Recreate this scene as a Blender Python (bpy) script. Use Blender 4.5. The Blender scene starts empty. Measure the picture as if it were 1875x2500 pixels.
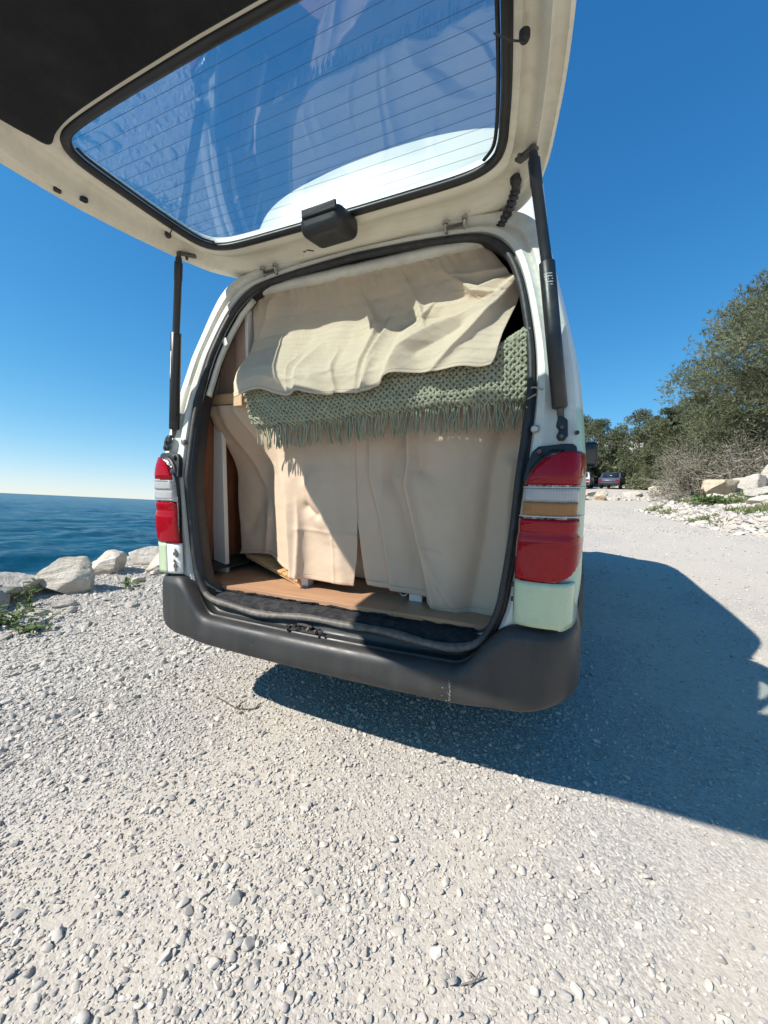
import bpy, bmesh, math, random
import numpy as np
from mathutils import Matrix, Vector, Euler
R = math.radians
scene = bpy.context.scene
col = scene.collection
random.seed(7)
rng = np.random.default_rng(7)

# ------------------------------------------------------------------ frame
# Everything on land is laid out in the frame of the sloping gravel track (X right, Y up the
# track, Z normal to it, origin under the van's rear); TILT turns that into true vertical.
TILT = Matrix.Rotation(R(5.38), 4, 'X')

# ------------------------------------------------------------------ camera
cd = bpy.data.cameras.new('camera')
cam = bpy.data.objects.new('camera', cd)
col.objects.link(cam)
yaw, pitch, roll = R(-23.81), R(-5.20), R(0.42)
fw = Vector((math.sin(yaw) * math.cos(pitch), math.cos(yaw) * math.cos(pitch), math.sin(pitch)))
rt = Vector((math.cos(yaw), -math.sin(yaw), 0))
up = rt.cross(fw)
rt2 = math.cos(roll) * rt + math.sin(roll) * up
up2 = -math.sin(roll) * rt + math.cos(roll) * up
CAMP = Vector((0.807, -1.231, 1.066))
cam.matrix_world = TILT @ Matrix(((rt2.x, up2.x, -fw.x, CAMP.x), (rt2.y, up2.y, -fw.y, CAMP.y), (rt2.z, up2.z, -fw.z, CAMP.z), (0, 0, 0, 1)))
cd.sensor_fit = 'HORIZONTAL'
cd.sensor_width = 36
cd.lens = 36 * 985.7 / 1875
cd.clip_start = 0.02
cd.clip_end = 60000
scene.camera = cam

# ------------------------------------------------------------------ sky and sun
SUN = (TILT.to_3x3() @ Vector((-0.605, -0.70, 1.0))).normalized()
elev = math.asin(SUN.z)
world = bpy.data.worlds.new('World')
scene.world = world
world.use_nodes = True
wn = world.node_tree
wn.nodes.clear()
sky = wn.nodes.new('ShaderNodeTexSky')
sky.sky_type = 'NISHITA'
sky.sun_disc = False
sky.sun_elevation = elev
sky.sun_rotation = math.atan2(SUN.x, SUN.y)
sky.altitude = 1000
sky.air_density = 1.0
sky.dust_density = 0.0
sky.ozone_density = 8.5
bg = wn.nodes.new('ShaderNodeBackground')
bg.inputs['Strength'].default_value = 0.150
wo = wn.nodes.new('ShaderNodeOutputWorld')
hs = wn.nodes.new('ShaderNodeHueSaturation')
hs.inputs['Saturation'].default_value = 1.18
wn.links.new(sky.outputs[0], hs.inputs['Color'])
# gentle shoulder on the sky radiance, as a camera gives it: c / (1 + 0.15 c)
sc_ = wn.nodes.new('ShaderNodeVectorMath')
sc_.operation = 'MULTIPLY_ADD'
sc_.inputs[1].default_value = (.15, .15, .15)
sc_.inputs[2].default_value = (1, 1, 1)
dv = wn.nodes.new('ShaderNodeVectorMath')
dv.operation = 'DIVIDE'
wn.links.new(hs.outputs[0], sc_.inputs[0])
wn.links.new(hs.outputs[0], dv.inputs[0])
wn.links.new(sc_.outputs[0], dv.inputs[1])
wn.links.new(dv.outputs[0], bg.inputs[0])
wn.links.new(bg.outputs[0], wo.inputs[0])
sl = bpy.data.lights.new('sun', 'SUN')
sl.energy = 3.9
sl.angle = R(0.53)
sl.color = (1.0, 0.94, 0.85)
sun = bpy.data.objects.new('sun', sl)
col.objects.link(sun)
sun.rotation_euler = SUN.to_track_quat('Z', 'Y').to_euler()
sun.location = SUN * 40
vs = scene.view_settings
vs.view_transform = 'Standard'
vs.look = 'None'
vs.exposure = 0.95
vs.gamma = 1.0
scene.render.engine = 'CYCLES'
cy = scene.cycles
cy.use_denoising = True
cy.max_bounces = 7
cy.diffuse_bounces = 4
cy.use_adaptive_sampling = True
cy.adaptive_threshold = 0.015
cy.transparent_max_bounces = 16
cy.caustics_reflective = False
cy.caustics_refractive = False
cy.sample_clamp_indirect = 6.0


# ------------------------------------------------------------------ helpers
class MB:
    def __init__(s):
        s.v = []
        s.f = []

    def add(s, verts, faces):
        n = len(s.v)
        s.v += [tuple(map(float, p)) for p in verts]
        s.f += [tuple(i + n for i in f) for f in faces]
        return s

    def box(s, c, d, rot=None):
        x, y, z = d[0] / 2, d[1] / 2, d[2] / 2
        vs_ = [Vector((a * x, b * y, e * z)) for a in (-1, 1) for b in (-1, 1) for e in (-1, 1)]
        if rot is not None:
            m = rot if not isinstance(rot, tuple) else Euler(rot).to_matrix()
            vs_ = [m @ p for p in vs_]
        return s.add([p + Vector(c) for p in vs_], [(0, 1, 3, 2), (4, 6, 7, 5), (0, 4, 5, 1), (2, 3, 7, 6), (0, 2, 6, 4), (1, 5, 7, 3)])

    def tube(s, path, rad, n=8, closed=False, caps=True, flat=1.0, up=None):
        P = [Vector(p) for p in path]
        m = len(P)
        rs = rad if hasattr(rad, '__len__') else [rad] * m
        T = []
        for i in range(m):
            a = P[(i - 1) % m] if (closed or i > 0) else P[i]
            b = P[(i + 1) % m] if (closed or i < m - 1) else P[i]
            t = b - a
            T.append(t.normalized() if t.length > 1e-9 else Vector((0, 0, 1)))
        u0 = Vector(up) if up is not None else (Vector((0, 0, 1)) if abs(T[0].z) < .9 else Vector((1, 0, 0)))
        vs_ = []
        nrm = (u0 - T[0] * u0.dot(T[0])).normalized()
        for i in range(m):
            if up is not None:
                nrm = (u0 - T[i] * u0.dot(T[i]))
                nrm = nrm.normalized() if nrm.length > 1e-6 else Vector((1, 0, 0))
            else:
                nrm = (nrm - T[i] * nrm.dot(T[i]))
                nrm = nrm.normalized() if nrm.length > 1e-9 else T[i].orthogonal().normalized()
            bi = T[i].cross(nrm)
            for k in range(n):
                a = 2 * math.pi * k / n
                vs_.append(P[i] + nrm * (math.cos(a) * rs[i] * flat) + bi * (math.sin(a) * rs[i]))
        fs = []
        for i in range(m if closed else m - 1):
            j = (i + 1) % m
            for k in range(n):
                fs.append((i * n + k, i * n + (k + 1) % n, j * n + (k + 1) % n, j * n + k))
        if caps and not closed:
            fs.append(tuple(range(n))[::-1])
            fs.append(tuple(range((m - 1) * n, m * n)))
        return s.add(vs_, fs)

    def grid(s, P, closed_u=False):
        P = np.asarray(P)
        a, b = P.shape[:2]
        fs = []
        for i in range(a - 1):
            for j in range(b if closed_u else b - 1):
                k = (j + 1) % b
                fs.append((i * b + j, i * b + k, (i + 1) * b + k, (i + 1) * b + j))
        return s.add(P.reshape(-1, 3), fs)

    def prism(s, pts, off):
        n = len(pts)
        o = Vector(off)
        A = [Vector(p) for p in pts]
        fs = [tuple(range(n))[::-1], tuple(range(n, 2 * n))] + [(i, (i + 1) % n, n + (i + 1) % n, n + i) for i in range(n)]
        return s.add(A + [p + o for p in A], fs)

    def lathe(s, prof, n=24, axis='X', c=(0, 0, 0)):
        vs_ = []
        for (a, r) in prof:
            for k in range(n):
                t = 2 * math.pi * k / n
                q = (a, r * math.cos(t), r * math.sin(t)) if axis == 'X' else ((r * math.cos(t), a, r * math.sin(t)) if axis == 'Y' else (r * math.cos(t), r * math.sin(t), a))
                vs_.append((q[0] + c[0], q[1] + c[1], q[2] + c[2]))
        fs = [(i * n + k, i * n + (k + 1) % n, (i + 1) * n + (k + 1) % n, (i + 1) * n + k) for i in range(len(prof) - 1) for k in range(n)]
        return s.add(vs_, fs)

    def build(s, name, mat, parent=None, smooth=35, bevel=0, seg=2, solid=0, kind=None, loc=None):
        me = bpy.data.meshes.new(name)
        me.from_pydata(s.v, [], s.f)
        bm = bmesh.new()
        bm.from_mesh(me)
        bmesh.ops.recalc_face_normals(bm, faces=bm.faces)
        bm.to_mesh(me)
        bm.free()
        if smooth:
            me.shade_smooth()
            if smooth < 180:
                me.set_sharp_from_angle(angle=R(smooth))
        return link(name, me, mat, parent, bevel, seg, solid, kind, loc)


def link(name, me, mat, parent=None, bevel=0, seg=2, solid=0, kind=None, loc=None):
    o = bpy.data.objects.new(name, me)
    col.objects.link(o)
    if mat is not None and not me.materials:
        me.materials.append(mat)
    if loc is not None:
        o.location = loc
    if parent is not None:
        o.parent = parent
    if solid:
        m = o.modifiers.new('thickness', 'SOLIDIFY')
        m.thickness = solid
        m.offset = 0
    if bevel:
        m = o.modifiers.new('bevel', 'BEVEL')
        m.width = bevel
        m.segments = seg
        m.limit_method = 'ANGLE'
        m.angle_limit = R(40)
    if kind:
        o['kind'] = kind
    return o


def fast_mesh(name, V, F):
    """triangles or quads, numpy arrays"""
    me = bpy.data.meshes.new(name)
    k = F.shape[1]
    me.vertices.add(len(V))
    me.vertices.foreach_set('co', np.asarray(V, np.float32).ravel())
    me.loops.add(F.size)
    me.loops.foreach_set('vertex_index', F.astype(np.int32).ravel())
    me.polygons.add(len(F))
    me.polygons.foreach_set('loop_start', (np.arange(len(F)) * k).astype(np.int32))
    me.update(calc_edges=True)
    return me


def tag(o, label, cat, group=None, kind=None):
    o['label'] = label
    o['category'] = cat
    if group:
        o['group'] = group
    if kind:
        o['kind'] = kind
    return o


def thing(name, label, cat, loc=(0, 0, 0), rz=0, group=None):
    o = bpy.data.objects.new(name, None)
    o.empty_display_size = .1
    col.objects.link(o)
    o.location = loc
    o.rotation_euler = (0, 0, rz)
    return tag(o, label, cat, group)


def catmull(pts, n, closed=False):
    P = np.asarray(pts, float)
    m = len(P)
    out = []
    for i in range(m if closed else m - 1):
        g = (lambda j: P[j % m]) if closed else (lambda j: P[min(max(j, 0), m - 1)])
        p0, p1, p2, p3 = g(i - 1), g(i), g(i + 1), g(i + 2)
        for t in np.arange(n) / n:
            out.append(.5 * ((2 * p1) + (-p0 + p2) * t + (2 * p0 - 5 * p1 + 4 * p2 - p3) * t * t + (-p0 + 3 * p1 - 3 * p2 + p3) * t ** 3))
    if not closed:
        out.append(P[-1])
    return np.array(out)


def sstep(a, b, x):
    t = np.clip((np.asarray(x, float) - a) / (b - a), 0, 1)
    return t * t * (3 - 2 * t)


_w = rng.normal(size=(24, 3))
_ph = rng.uniform(0, 6.28, 24)


def wob(x, y, z=0, f=1.0):
    """smooth pseudo-noise, about -1..1"""
    r = 0
    for i in range(12):
        k = _w[i] * f * (1 + .35 * i)
        r = r + np.sin(k[0] * x + k[1] * y + k[2] * z + _ph[i]) / (1 + .35 * i)
    return r / 3.2


# ------------------------------------------------------------------ materials
MATS = {}


class NT:
    def __init__(s, name):
        s.m = bpy.data.materials.new(name)
        s.m.use_nodes = True
        s.t = s.m.node_tree
        s.t.nodes.clear()
        s.out = s.t.nodes.new('ShaderNodeOutputMaterial')
        s.tc = s.t.nodes.new('ShaderNodeTexCoord')

    def n(s, typ, **k):
        o = s.t.nodes.new('ShaderNode' + typ)
        for a, b in k.items():
            if hasattr(o, a):
                setattr(o, a, b)
            else:
                s.set(o, a, b)
        return o

    def set(s, node, key, val):
        key = {'base': 'Base Color'}.get(key, key)
        inp = node.inputs[key]
        if isinstance(val, bpy.types.NodeSocket):
            s.t.links.new(val, inp)
        elif isinstance(val, bpy.types.Node):
            s.t.links.new(val.outputs[0], inp)
        else:
            inp.default_value = val if not (isinstance(val, tuple) and len(val) == 3 and inp.type == 'RGBA') else (*val, 1)

    def l(s, a, b):
        s.t.links.new(a, b)

    def noise(s, scale, detail=4, rough=.55, vec=None, dist=0):
        o = s.t.nodes.new('ShaderNodeTexNoise')
        o.inputs['Scale'].default_value = scale
        o.inputs['Detail'].default_value = detail
        o.inputs['Roughness'].default_value = rough
        o.inputs['Distortion'].default_value = dist
        s.l(vec if vec is not None else s.tc.outputs['Object'], o.inputs['Vector'])
        return o.outputs['Fac']

    def ramp(s, fac, stops):
        o = s.t.nodes.new('ShaderNodeValToRGB')
        e = o.color_ramp.elements
        while len(e) < len(stops):
            e.new(.5)
        for i, (p, c) in enumerate(stops):
            e[i].position = p
            e[i].color = (*c, 1) if hasattr(c, '__len__') else (c, c, c, 1)
        s.l(fac, o.inputs[0])
        return o.outputs[0]

    def mix(s, fac, a, b, blend='MIX'):
        o = s.t.nodes.new('ShaderNodeMix')
        o.data_type = 'RGBA'
        o.blend_type = blend
        for i, v in ((0, fac), (6, a), (7, b)):
            if isinstance(v, bpy.types.NodeSocket):
                s.l(v, o.inputs[i])
            else:
                o.inputs[i].default_value = v if not hasattr(v, '__len__') else (*v, 1)
        return o.outputs[2]

    def math(s, op, a, b=0.0):
        o = s.t.nodes.new('ShaderNodeMath')
        o.operation = op
        for i, v in ((0, a), (1, b)):
            if isinstance(v, bpy.types.NodeSocket):
                s.l(v, o.inputs[i])
            else:
                o.inputs[i].default_value = v
        return o.outputs[0]

    def bump(s, h, strength=.3, dist=.01, nrm=None):
        o = s.t.nodes.new('ShaderNodeBump')
        o.inputs['Strength'].default_value = strength
        o.inputs['Distance'].default_value = dist
        s.l(h, o.inputs['Height'])
        if nrm is not None:
            s.l(nrm, o.inputs['Normal'])
        return o.outputs[0]

    def bsdf(s, color, rough=.5, metal=0, coat=0, spec=.5, normal=None, **k):
        o = s.t.nodes.new('ShaderNodeBsdfPrincipled')
        for key, v in (('Base Color', color), ('Roughness', rough), ('Metallic', metal), ('Coat Weight', coat), ('Specular IOR Level', spec), *k.items()):
            s.set(o, key, v)
        if normal is not None:
            s.l(normal, o.inputs['Normal'])
        return o.outputs[0]

    def end(s, sh):
        s.l(sh, s.out.inputs[0])
        MATS[s.m.name] = s.m
        return s.m


def mix_shader(t, fac, a, b):
    o = t.t.nodes.new('ShaderNodeMixShader')
    if isinstance(fac, bpy.types.NodeSocket):
        t.l(fac, o.inputs[0])
    else:
        o.inputs[0].default_value = fac
    t.l(a, o.inputs[1])
    t.l(b, o.inputs[2])
    return o.outputs[0]


def plain(name, c, rough=.5, var=.12, scale=6, metal=0, coat=0, bump=0, bscale=80, spec=.5, dirt=None, dscale=4, damt=.5):
    t = NT(name)
    f = t.noise(scale, 5)
    lo = tuple(x * (1 - var) for x in c)
    hi = tuple(min(1, x * (1 + var)) for x in c)
    cc = t.ramp(f, [(.3, lo), (.7, hi)])
    if dirt:
        g = t.ramp(t.noise(dscale, 8, .65), [(.48, 0), (.72, damt)])
        cc = t.mix(g, cc, dirt)
    nr = t.bump(t.noise(bscale, 4), bump, .004) if bump else None
    rr = t.ramp(t.noise(scale * 2.3, 4), [(.3, max(0, rough - .07)), (.7, min(1, rough + .07))])
    return t.end(t.bsdf(cc, rr, metal, coat, spec, nr))


# white body paint, yellowed inside faces, mint roller-painted lower body
plain('white_paint', (.74, .745, .72), .38, .05, 3, coat=.15, dirt=(.45, .40, .33), dscale=7, damt=.22, bump=.06, bscale=40)
plain('jamb_paint', (.64, .64, .575), .42, .05, 4, dirt=(.33, .29, .24), dscale=10, damt=.35, bump=.08, bscale=50)
plain('roof_fibreglass', (.56, .585, .585), .42, .03, 3, dirt=(.6, .58, .52), dscale=3, damt=.2)
plain('mint_paint', (.46, .56, .37), .25, .07, 5, coat=.5, dirt=(.33, .42, .30), dscale=6, damt=.5, bump=.12, bscale=90)  # darker mint blotches put reflections on the glossy panel into its colour


def tailgate_paint():
    t = NT('dirty_cream_paint')
    mp = t.n('Mapping')
    t.l(t.tc.outputs['Object'], mp.inputs[0])
    mp.inputs['Scale'].default_value = (1.5, 9, 9)
    st = t.noise(3, 7, .6, mp.outputs[0], .6)
    c = t.ramp(t.noise(4, 4), [(.3, (.68, .635, .51)), (.7, (.76, .73, .61))])
    c = t.mix(t.ramp(st, [(.45, 0), (.75, .32)]), c, (.44, .385, .29))
    sp = t.ramp(t.noise(60, 6, .7), [(.62, 0), (.72, .5)])
    c = t.mix(sp, c, (.30, .25, .18))
    return t.end(t.bsdf(c, .5, coat=.08, normal=t.bump(t.noise(30, 3), .08, .003)))


tailgate_paint()


def two_tone():
    t = NT('two_tone_paint')
    sp = t.n('SeparateXYZ')
    t.l(t.tc.outputs['Object'], sp.inputs[0])
    z = t.math('ADD', sp.outputs[2], t.math('MULTIPLY', t.math('SUBTRACT', t.noise(35, 3), .5), .03))
    m = t.ramp(t.math('MULTIPLY', z, .5), [(.632, 0), (.634, 1)])
    w = t.ramp(t.noise(3, 4), [(.3, (.66, .67, .61)), (.7, (.73, .73, .68))])
    g = t.ramp(t.noise(5, 5), [(.3, (.38, .52, .36)), (.7, (.45, .59, .43))])
    return t.end(t.bsdf(t.mix(m, g, w), .34, coat=.2, normal=t.bump(t.noise(70, 3), .06, .003)))


two_tone()


def bumper_plastic():
    t = NT('bumper_plastic')
    c = t.ramp(t.noise(5, 6, .6), [(.3, (.019, .020, .021)), (.7, (.034, .034, .033))])
    sp = t.ramp(t.noise(160, 3, .6), [(.70, 0), (.74, .8)])
    big = t.ramp(t.noise(3, 2), [(.52, 0), (.62, 1)])
    c = t.mix(t.math('MULTIPLY', sp, big), c, (.35, .34, .32))
    mp = t.n('Mapping')
    t.l(t.tc.outputs['Object'], mp.inputs[0])
    mp.inputs['Scale'].default_value = (60, 60, 2.0)
    scr = t.ramp(t.noise(1.0, 2, .5, mp.outputs[0]), [(.735, 0), (.75, .35)])
    c = t.mix(scr, c, (.28, .27, .26))
    # dust dried in vertical runs on the face
    mp2 = t.n('Mapping')
    t.l(t.tc.outputs['Object'], mp2.inputs[0])
    mp2.inputs['Scale'].default_value = (14, 14, 3.5)
    c = t.mix(t.ramp(t.noise(1.0, 6, .65, mp2.outputs[0]), [(.42, 0), (.75, .40)]), c, (.062, .061, .060))
    r = t.ramp(t.noise(9, 5), [(.3, .36), (.7, .60)])
    return t.end(t.bsdf(c, r, spec=.45, normal=t.bump(t.noise(260, 3), .22, .0015)))


bumper_plastic()
plain('black_plastic', (.018, .019, .021), .45, .2, 8, bump=.1, bscale=200)
plain('black_metal', (.016, .017, .019), .38, .2, 10, dirt=(.07, .065, .06), dscale=18, damt=.35)
plain('trim_panel_vinyl', (.010, .011, .013), .75, .3, 5, bump=.35, bscale=260, dirt=(.035, .035, .035), dscale=8, damt=.4, spec=.25)


def seal_rubber():
    t = NT('worn_rubber')
    sp = t.n('SeparateXYZ')
    t.l(t.tc.outputs['Object'], sp.inputs[0])
    # dust trodden into the lower run of the weatherstrip
    z = t.math('ADD', sp.outputs[2], t.math('MULTIPLY', t.math('SUBTRACT', t.noise(14, 5), .5), .09))
    low = t.ramp(z, [(.515, 1), (.575, 0)])
    c = t.ramp(t.noise(30, 5), [(.3, (.014, .015, .017)), (.75, (.040, .040, .042))])
    d = t.ramp(t.noise(55, 6, .7), [(.35, (.10, .095, .088)), (.7, (.33, .29, .24))])
    return t.end(t.bsdf(t.mix(t.math('MULTIPLY', low, .55), c, d), .55, normal=t.bump(t.noise(90, 5, .7), .35, .004)))


seal_rubber()
plain('window_rubber', (.012, .012, .014), .42, .25, 12)
plain('tyre_rubber', (.022, .022, .023), .8, .25, 20, bump=.2, bscale=120)
plain('dark_steel', (.10, .095, .09), .45, .3, 20, metal=.7, dirt=(.14, .07, .03), dscale=30, damt=.6)
plain('zinc_steel', (.45, .44, .42), .4, .15, 20, metal=.8, dirt=(.25, .16, .09), dscale=25, damt=.5)
plain('wheel_steel', (.35, .35, .36), .4, .1, 10, metal=.6)
plain('sticker_white', (.75, .75, .74), .5, .05)
plain('dark_carpet', (.028, .029, .032), .95, .35, 40, bump=.6, bscale=300, spec=.1, dirt=(.10, .09, .08), dscale=25, damt=.5)


def lens(name, c, tint, body=.45):
    """moulded lamp lens: coloured clear plastic with prism ribs, its reflector shows through"""
    t = NT(name)
    w = t.n('TexWave')
    t.l(t.tc.outputs['Object'], w.inputs[0])
    w.bands_direction = 'Z'
    w.inputs['Scale'].default_value = 42
    w2 = t.n('TexWave')
    t.l(t.tc.outputs['Object'], w2.inputs[0])
    w2.bands_direction = 'X'
    w2.inputs['Scale'].default_value = 42
    h = t.math('ADD', w.outputs['Fac'], w2.outputs['Fac'])
    cc = t.ramp(t.math('MULTIPLY', h, .5), [(0, tuple(x * .78 for x in c)), (1, c)])
    df = t.n('BsdfDiffuse')
    t.l(cc, df.inputs[0])
    t.l(t.bump(h, .16, .003), df.inputs['Normal'])
    tr = t.n('BsdfTransparent')
    tr.inputs[0].default_value = (*tint, 1)
    gl = t.n('BsdfGlossy')
    gl.inputs['Roughness'].default_value = .035
    t.l(t.bump(t.noise(9, 3), .10, .004), gl.inputs['Normal'])
    ge = t.n('NewGeometry')
    dp = t.n('VectorMath', operation='DOT_PRODUCT')
    t.l(ge.outputs['Normal'], dp.inputs[0])
    t.l(ge.outputs['Incoming'], dp.inputs[1])
    ct = t.math('SUBTRACT', 1.0, t.math('ABSOLUTE', dp.outputs['Value']))
    fr = t.math('ADD', .035, t.math('MULTIPLY', t.math('POWER', ct, 5.0), .9))
    grime = t.ramp(t.noise(14, 7, .7), [(.5, body), (.8, min(1, body + .25))])
    return t.end(mix_shader(t, fr, mix_shader(t, grime, tr.outputs[0], df.outputs[0]), gl.outputs[0]))


lens('lens_red', (.42, .003, .014), (.85, .02, .04), .72)
lens('lens_clear', (.66, .67, .67), (.95, .96, .96), .50)
lens('lens_amber', (.50, .26, .10), (.95, .60, .22), .62)


def reflector():
    t = NT('lamp_reflector')
    v = t.n('TexVoronoi')
    t.l(t.tc.outputs['Object'], v.inputs['Vector'])
    v.inputs['Scale'].default_value = 55
    w = t.n('TexWave')
    t.l(t.tc.outputs['Object'], w.inputs[0])
    w.bands_direction = 'X'
    w.inputs['Scale'].default_value = 30
    h = t.math('ADD', v.outputs['Distance'], t.math('MULTIPLY', w.outputs['Fac'], .6))
    c = t.ramp(t.noise(20, 3), [(.3, (.42, .42, .42)), (.7, (.68, .68, .68))])
    return t.end(t.bsdf(c, .28, metal=.75, normal=t.bump(h, .8, .006)))


reflector()
plain('lens_rim', (.45, .455, .46), .25, .05, coat=.5)


def glass():
    t = NT('tinted_glass')
    # Schlick reflectance from both sides of the thin pane
    ge = t.n('NewGeometry')
    dp = t.n('VectorMath', operation='DOT_PRODUCT')
    t.l(ge.outputs['Normal'], dp.inputs[0])
    t.l(ge.outputs['Incoming'], dp.inputs[1])
    ct = t.math('SUBTRACT', 1.0, t.math('ABSOLUTE', dp.outputs['Value']))
    fr = t.math('ADD', .075, t.math('MULTIPLY', t.math('POWER', ct, 5.0), .96))
    tr = t.n('BsdfTransparent')
    tr.inputs[0].default_value = (.86, .93, .935, 1)
    gl = t.n('BsdfGlossy')
    gl.inputs['Roughness'].default_value = .012
    gl.inputs['Color'].default_value = (1, 1, 1, 1)
    nr = t.bump(t.noise(2.2, 2), .05, .02)
    t.l(nr, gl.inputs['Normal'])
    df = t.n('BsdfDiffuse')
    df.inputs[0].default_value = (.55, .55, .52, 1)
    a = mix_shader(t, t.math('MULTIPLY', t.ramp(t.noise(3, 6, .6), [(.35, .2), (.75, 1)]), .07), tr.outputs[0], df.outputs[0])
    return t.end(mix_shader(t, fr, a, gl.outputs[0]))


glass()
plain('dark_glass', (.02, .025, .03), .06, .1, coat=.6)


def fabric(name, c, trans=.25, weave=900):
    t = NT(name)
    v = t.n('TexWave')
    t.l(t.tc.outputs['Object'], v.inputs[0])
    v.bands_direction = 'X'
    v.inputs['Scale'].default_value = weave / 6
    v2 = t.n('TexWave')
    t.l(t.tc.outputs['Object'], v2.inputs[0])
    v2.bands_direction = 'Z'
    v2.inputs['Scale'].default_value = weave / 6
    h = t.math('ADD', v.outputs['Fac'], v2.outputs['Fac'])
    h = t.math('ADD', t.math('MULTIPLY', h, .25), t.math('MULTIPLY', t.noise(26, 6, .6), 1.2))
    cc = t.ramp(t.noise(7, 6), [(.3, tuple(x * .93 for x in c)), (.7, c)])
    nr = t.bump(h, .22, .004)
    d = t.bsdf(cc, .9, spec=.15, normal=nr)
    tl = t.n('BsdfTranslucent')
    t.l(cc, tl.inputs[0])
    return t.end(mix_shader(t, trans, d, tl.outputs[0]))


fabric('curtain_cotton', (.76, .63, .475), .22)
fabric('curtain_cotton_lower', (.76, .60, .45), .24)
plain('sage_yarn', (.35, .36, .26), .95, .16, 30, bump=.5, bscale=500, spec=.1)
plain('sage_backing', (.30, .31, .225), .95, .2, 30, bump=.5, bscale=400, spec=.1)


def wood(name, a, b, sc=(2, 30, 30), rough=.5, rings=3.0):
    t = NT(name)
    mp = t.n('Mapping')
    t.l(t.tc.outputs['Object'], mp.inputs[0])
    mp.inputs['Scale'].default_value = sc
    f = t.noise(rings, 6, .6, mp.outputs[0], .8)
    c = t.ramp(f, [(.3, a), (.7, b)])
    return t.end(t.bsdf(c, rough, normal=t.bump(f, .12, .002)))


wood('laminate_floor', (.36, .20, .115), (.47, .28, .165), (1.2, 22, 22), .38)
wood('pine_board', (.50, .34, .20), (.64, .46, .29), (22, 22, 1.5), .6)
wood('pine_beam', (.48, .32, .17), (.62, .44, .25), (1.5, 30, 30), .6)
wood('slat_wood', (.50, .29, .12), (.63, .40, .18), (30, 2, 30), .5)
wood('brown_ply', (.13, .05, .025), (.22, .09, .042), (14, 14, 1.2), .45)
wood('pink_ply', (.50, .355, .28), (.60, .44, .355), (20, 20, 1.0), .6)
plain('white_lacquer', (.76, .75, .72), .4, .04, 5)
plain('dark_interior', (.03, .025, .022), .9, .2)


# ------------------------------------------------------------------ ground materials
def gravel_ground():
    t = NT('gravel_ground')
    ob = t.tc.outputs['Object']
    patch = t.noise(.55, 5, .6, ob)
    patch2 = t.noise(2.3, 5, .6, ob)
    # wheel tracks and the packed right-hand lane are worn to dust
    sx = t.n('SeparateXYZ')
    t.l(ob, sx.inputs[0])
    q = t.math('DIVIDE', t.math('ADD', sx.outputs[0], t.math('ADD', .05, t.math('MULTIPLY', patch, .4))), .24)
    band = t.math('POWER', 2.718, t.math('MULTIPLY', t.math('MULTIPLY', q, q), -1.0))
    lane = t.ramp(t.math('MULTIPLY', sx.outputs[0], .25), [(.2, 0), (.4, 1)])
    worn = t.math('MULTIPLY', t.math('ADD', band, lane), .085)
    dust = t.ramp(t.math('ADD', worn, t.math('ADD', t.math('MULTIPLY', patch, .6), t.math('MULTIPLY', patch2, .4))), [(.46, 0), (.60, 1)])
    v = t.n('TexVoronoi')
    t.l(ob, v.inputs['Vector'])
    v.inputs['Scale'].default_value = 190
    v2 = t.n('TexVoronoi')
    t.l(ob, v2.inputs['Vector'])
    v2.inputs['Scale'].default_value = 85
    v2.inputs['Randomness'].default_value = 1
    stone = t.mix(.5, v.outputs['Color'], v2.outputs['Color'])
    sb = t.n('SeparateColor')
    t.l(stone, sb.inputs[0])
    grey = t.ramp(sb.outputs[0], [(.2, (.315, .297, .274)), (.5, (.410, .384, .349)), (.85, (.505, .470, .424))])
    cream = t.ramp(t.noise(30, 6, .7, ob), [(.3, (.42, .374, .308)), (.7, (.515, .466, .396))])
    c = t.mix(t.math('MULTIPLY', dust, .62), grey, cream)
    h1 = t.math('SUBTRACT', 1.0, v.outputs['Distance'])
    h2 = t.math('SUBTRACT', 1.0, v2.outputs['Distance'])
    h = t.math('ADD', t.math('MULTIPLY', h1, .5), t.math('MULTIPLY', h2, .9))
    h = t.math('MULTIPLY', h, t.math('SUBTRACT', 1.15, t.math('MULTIPLY', dust, .75)))
    h = t.math('ADD', h, t.math('MULTIPLY', t.noise(220, 3, .6, ob), .35))
    nr = t.bump(h, .55, .006)
    return t.end(t.bsdf(c, .95, spec=.15, normal=nr))


gravel_ground()


def pebble_mat():
    t = NT('pebble_limestone')
    oi = t.n('ObjectInfo')
    c = t.ramp(oi.outputs['Random'], [(0, (.28, .272, .264)), (.2, (.355, .34, .32)), (.5, (.43, .405, .37)), (.8, (.48, .437, .38)), (1, (.55, .518, .475))])
    c = t.mix(t.ramp(t.noise(1.6, 5, .6), [(.4, 0), (.7, .35)]), c, (.55, .48, .40))
    return t.end(t.bsdf(c, .9, spec=.2, normal=t.bump(t.noise(5, 5, .6), .35, .0012)))


pebble_mat()


def rock_mat(name, a, b, ochre=.35):
    t = NT(name)
    ob = t.tc.outputs['Object']
    c = t.ramp(t.noise(5, 8, .65, ob), [(.3, a), (.7, b)])
    c = t.mix(t.ramp(t.noise(2.2, 5, .6, ob, .5), [(.5, 0), (.75, ochre)]), c, (.45, .30, .15))
    mp = t.n('Mapping')
    t.l(ob, mp.inputs[0])
    mp.inputs['Scale'].default_value = (1, 2.2, 7)
    mp.inputs['Rotation'].default_value = (.5, .25, 0)
    c = t.mix(t.ramp(t.noise(14, 8, .75, ob, 1.2), [(.55, 0), (.70, .35)]), c, tuple(x * .55 for x in a))
    h = t.math('ADD', t.math('MULTIPLY', t.noise(7, 10, .72, ob), 1.6), t.math('MULTIPLY', t.noise(2.5, 6, .6, mp.outputs[0], 1.5), 1.2))
    return t.end(t.bsdf(c, .92, spec=.2, normal=t.bump(h, .8, .05)))


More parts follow.
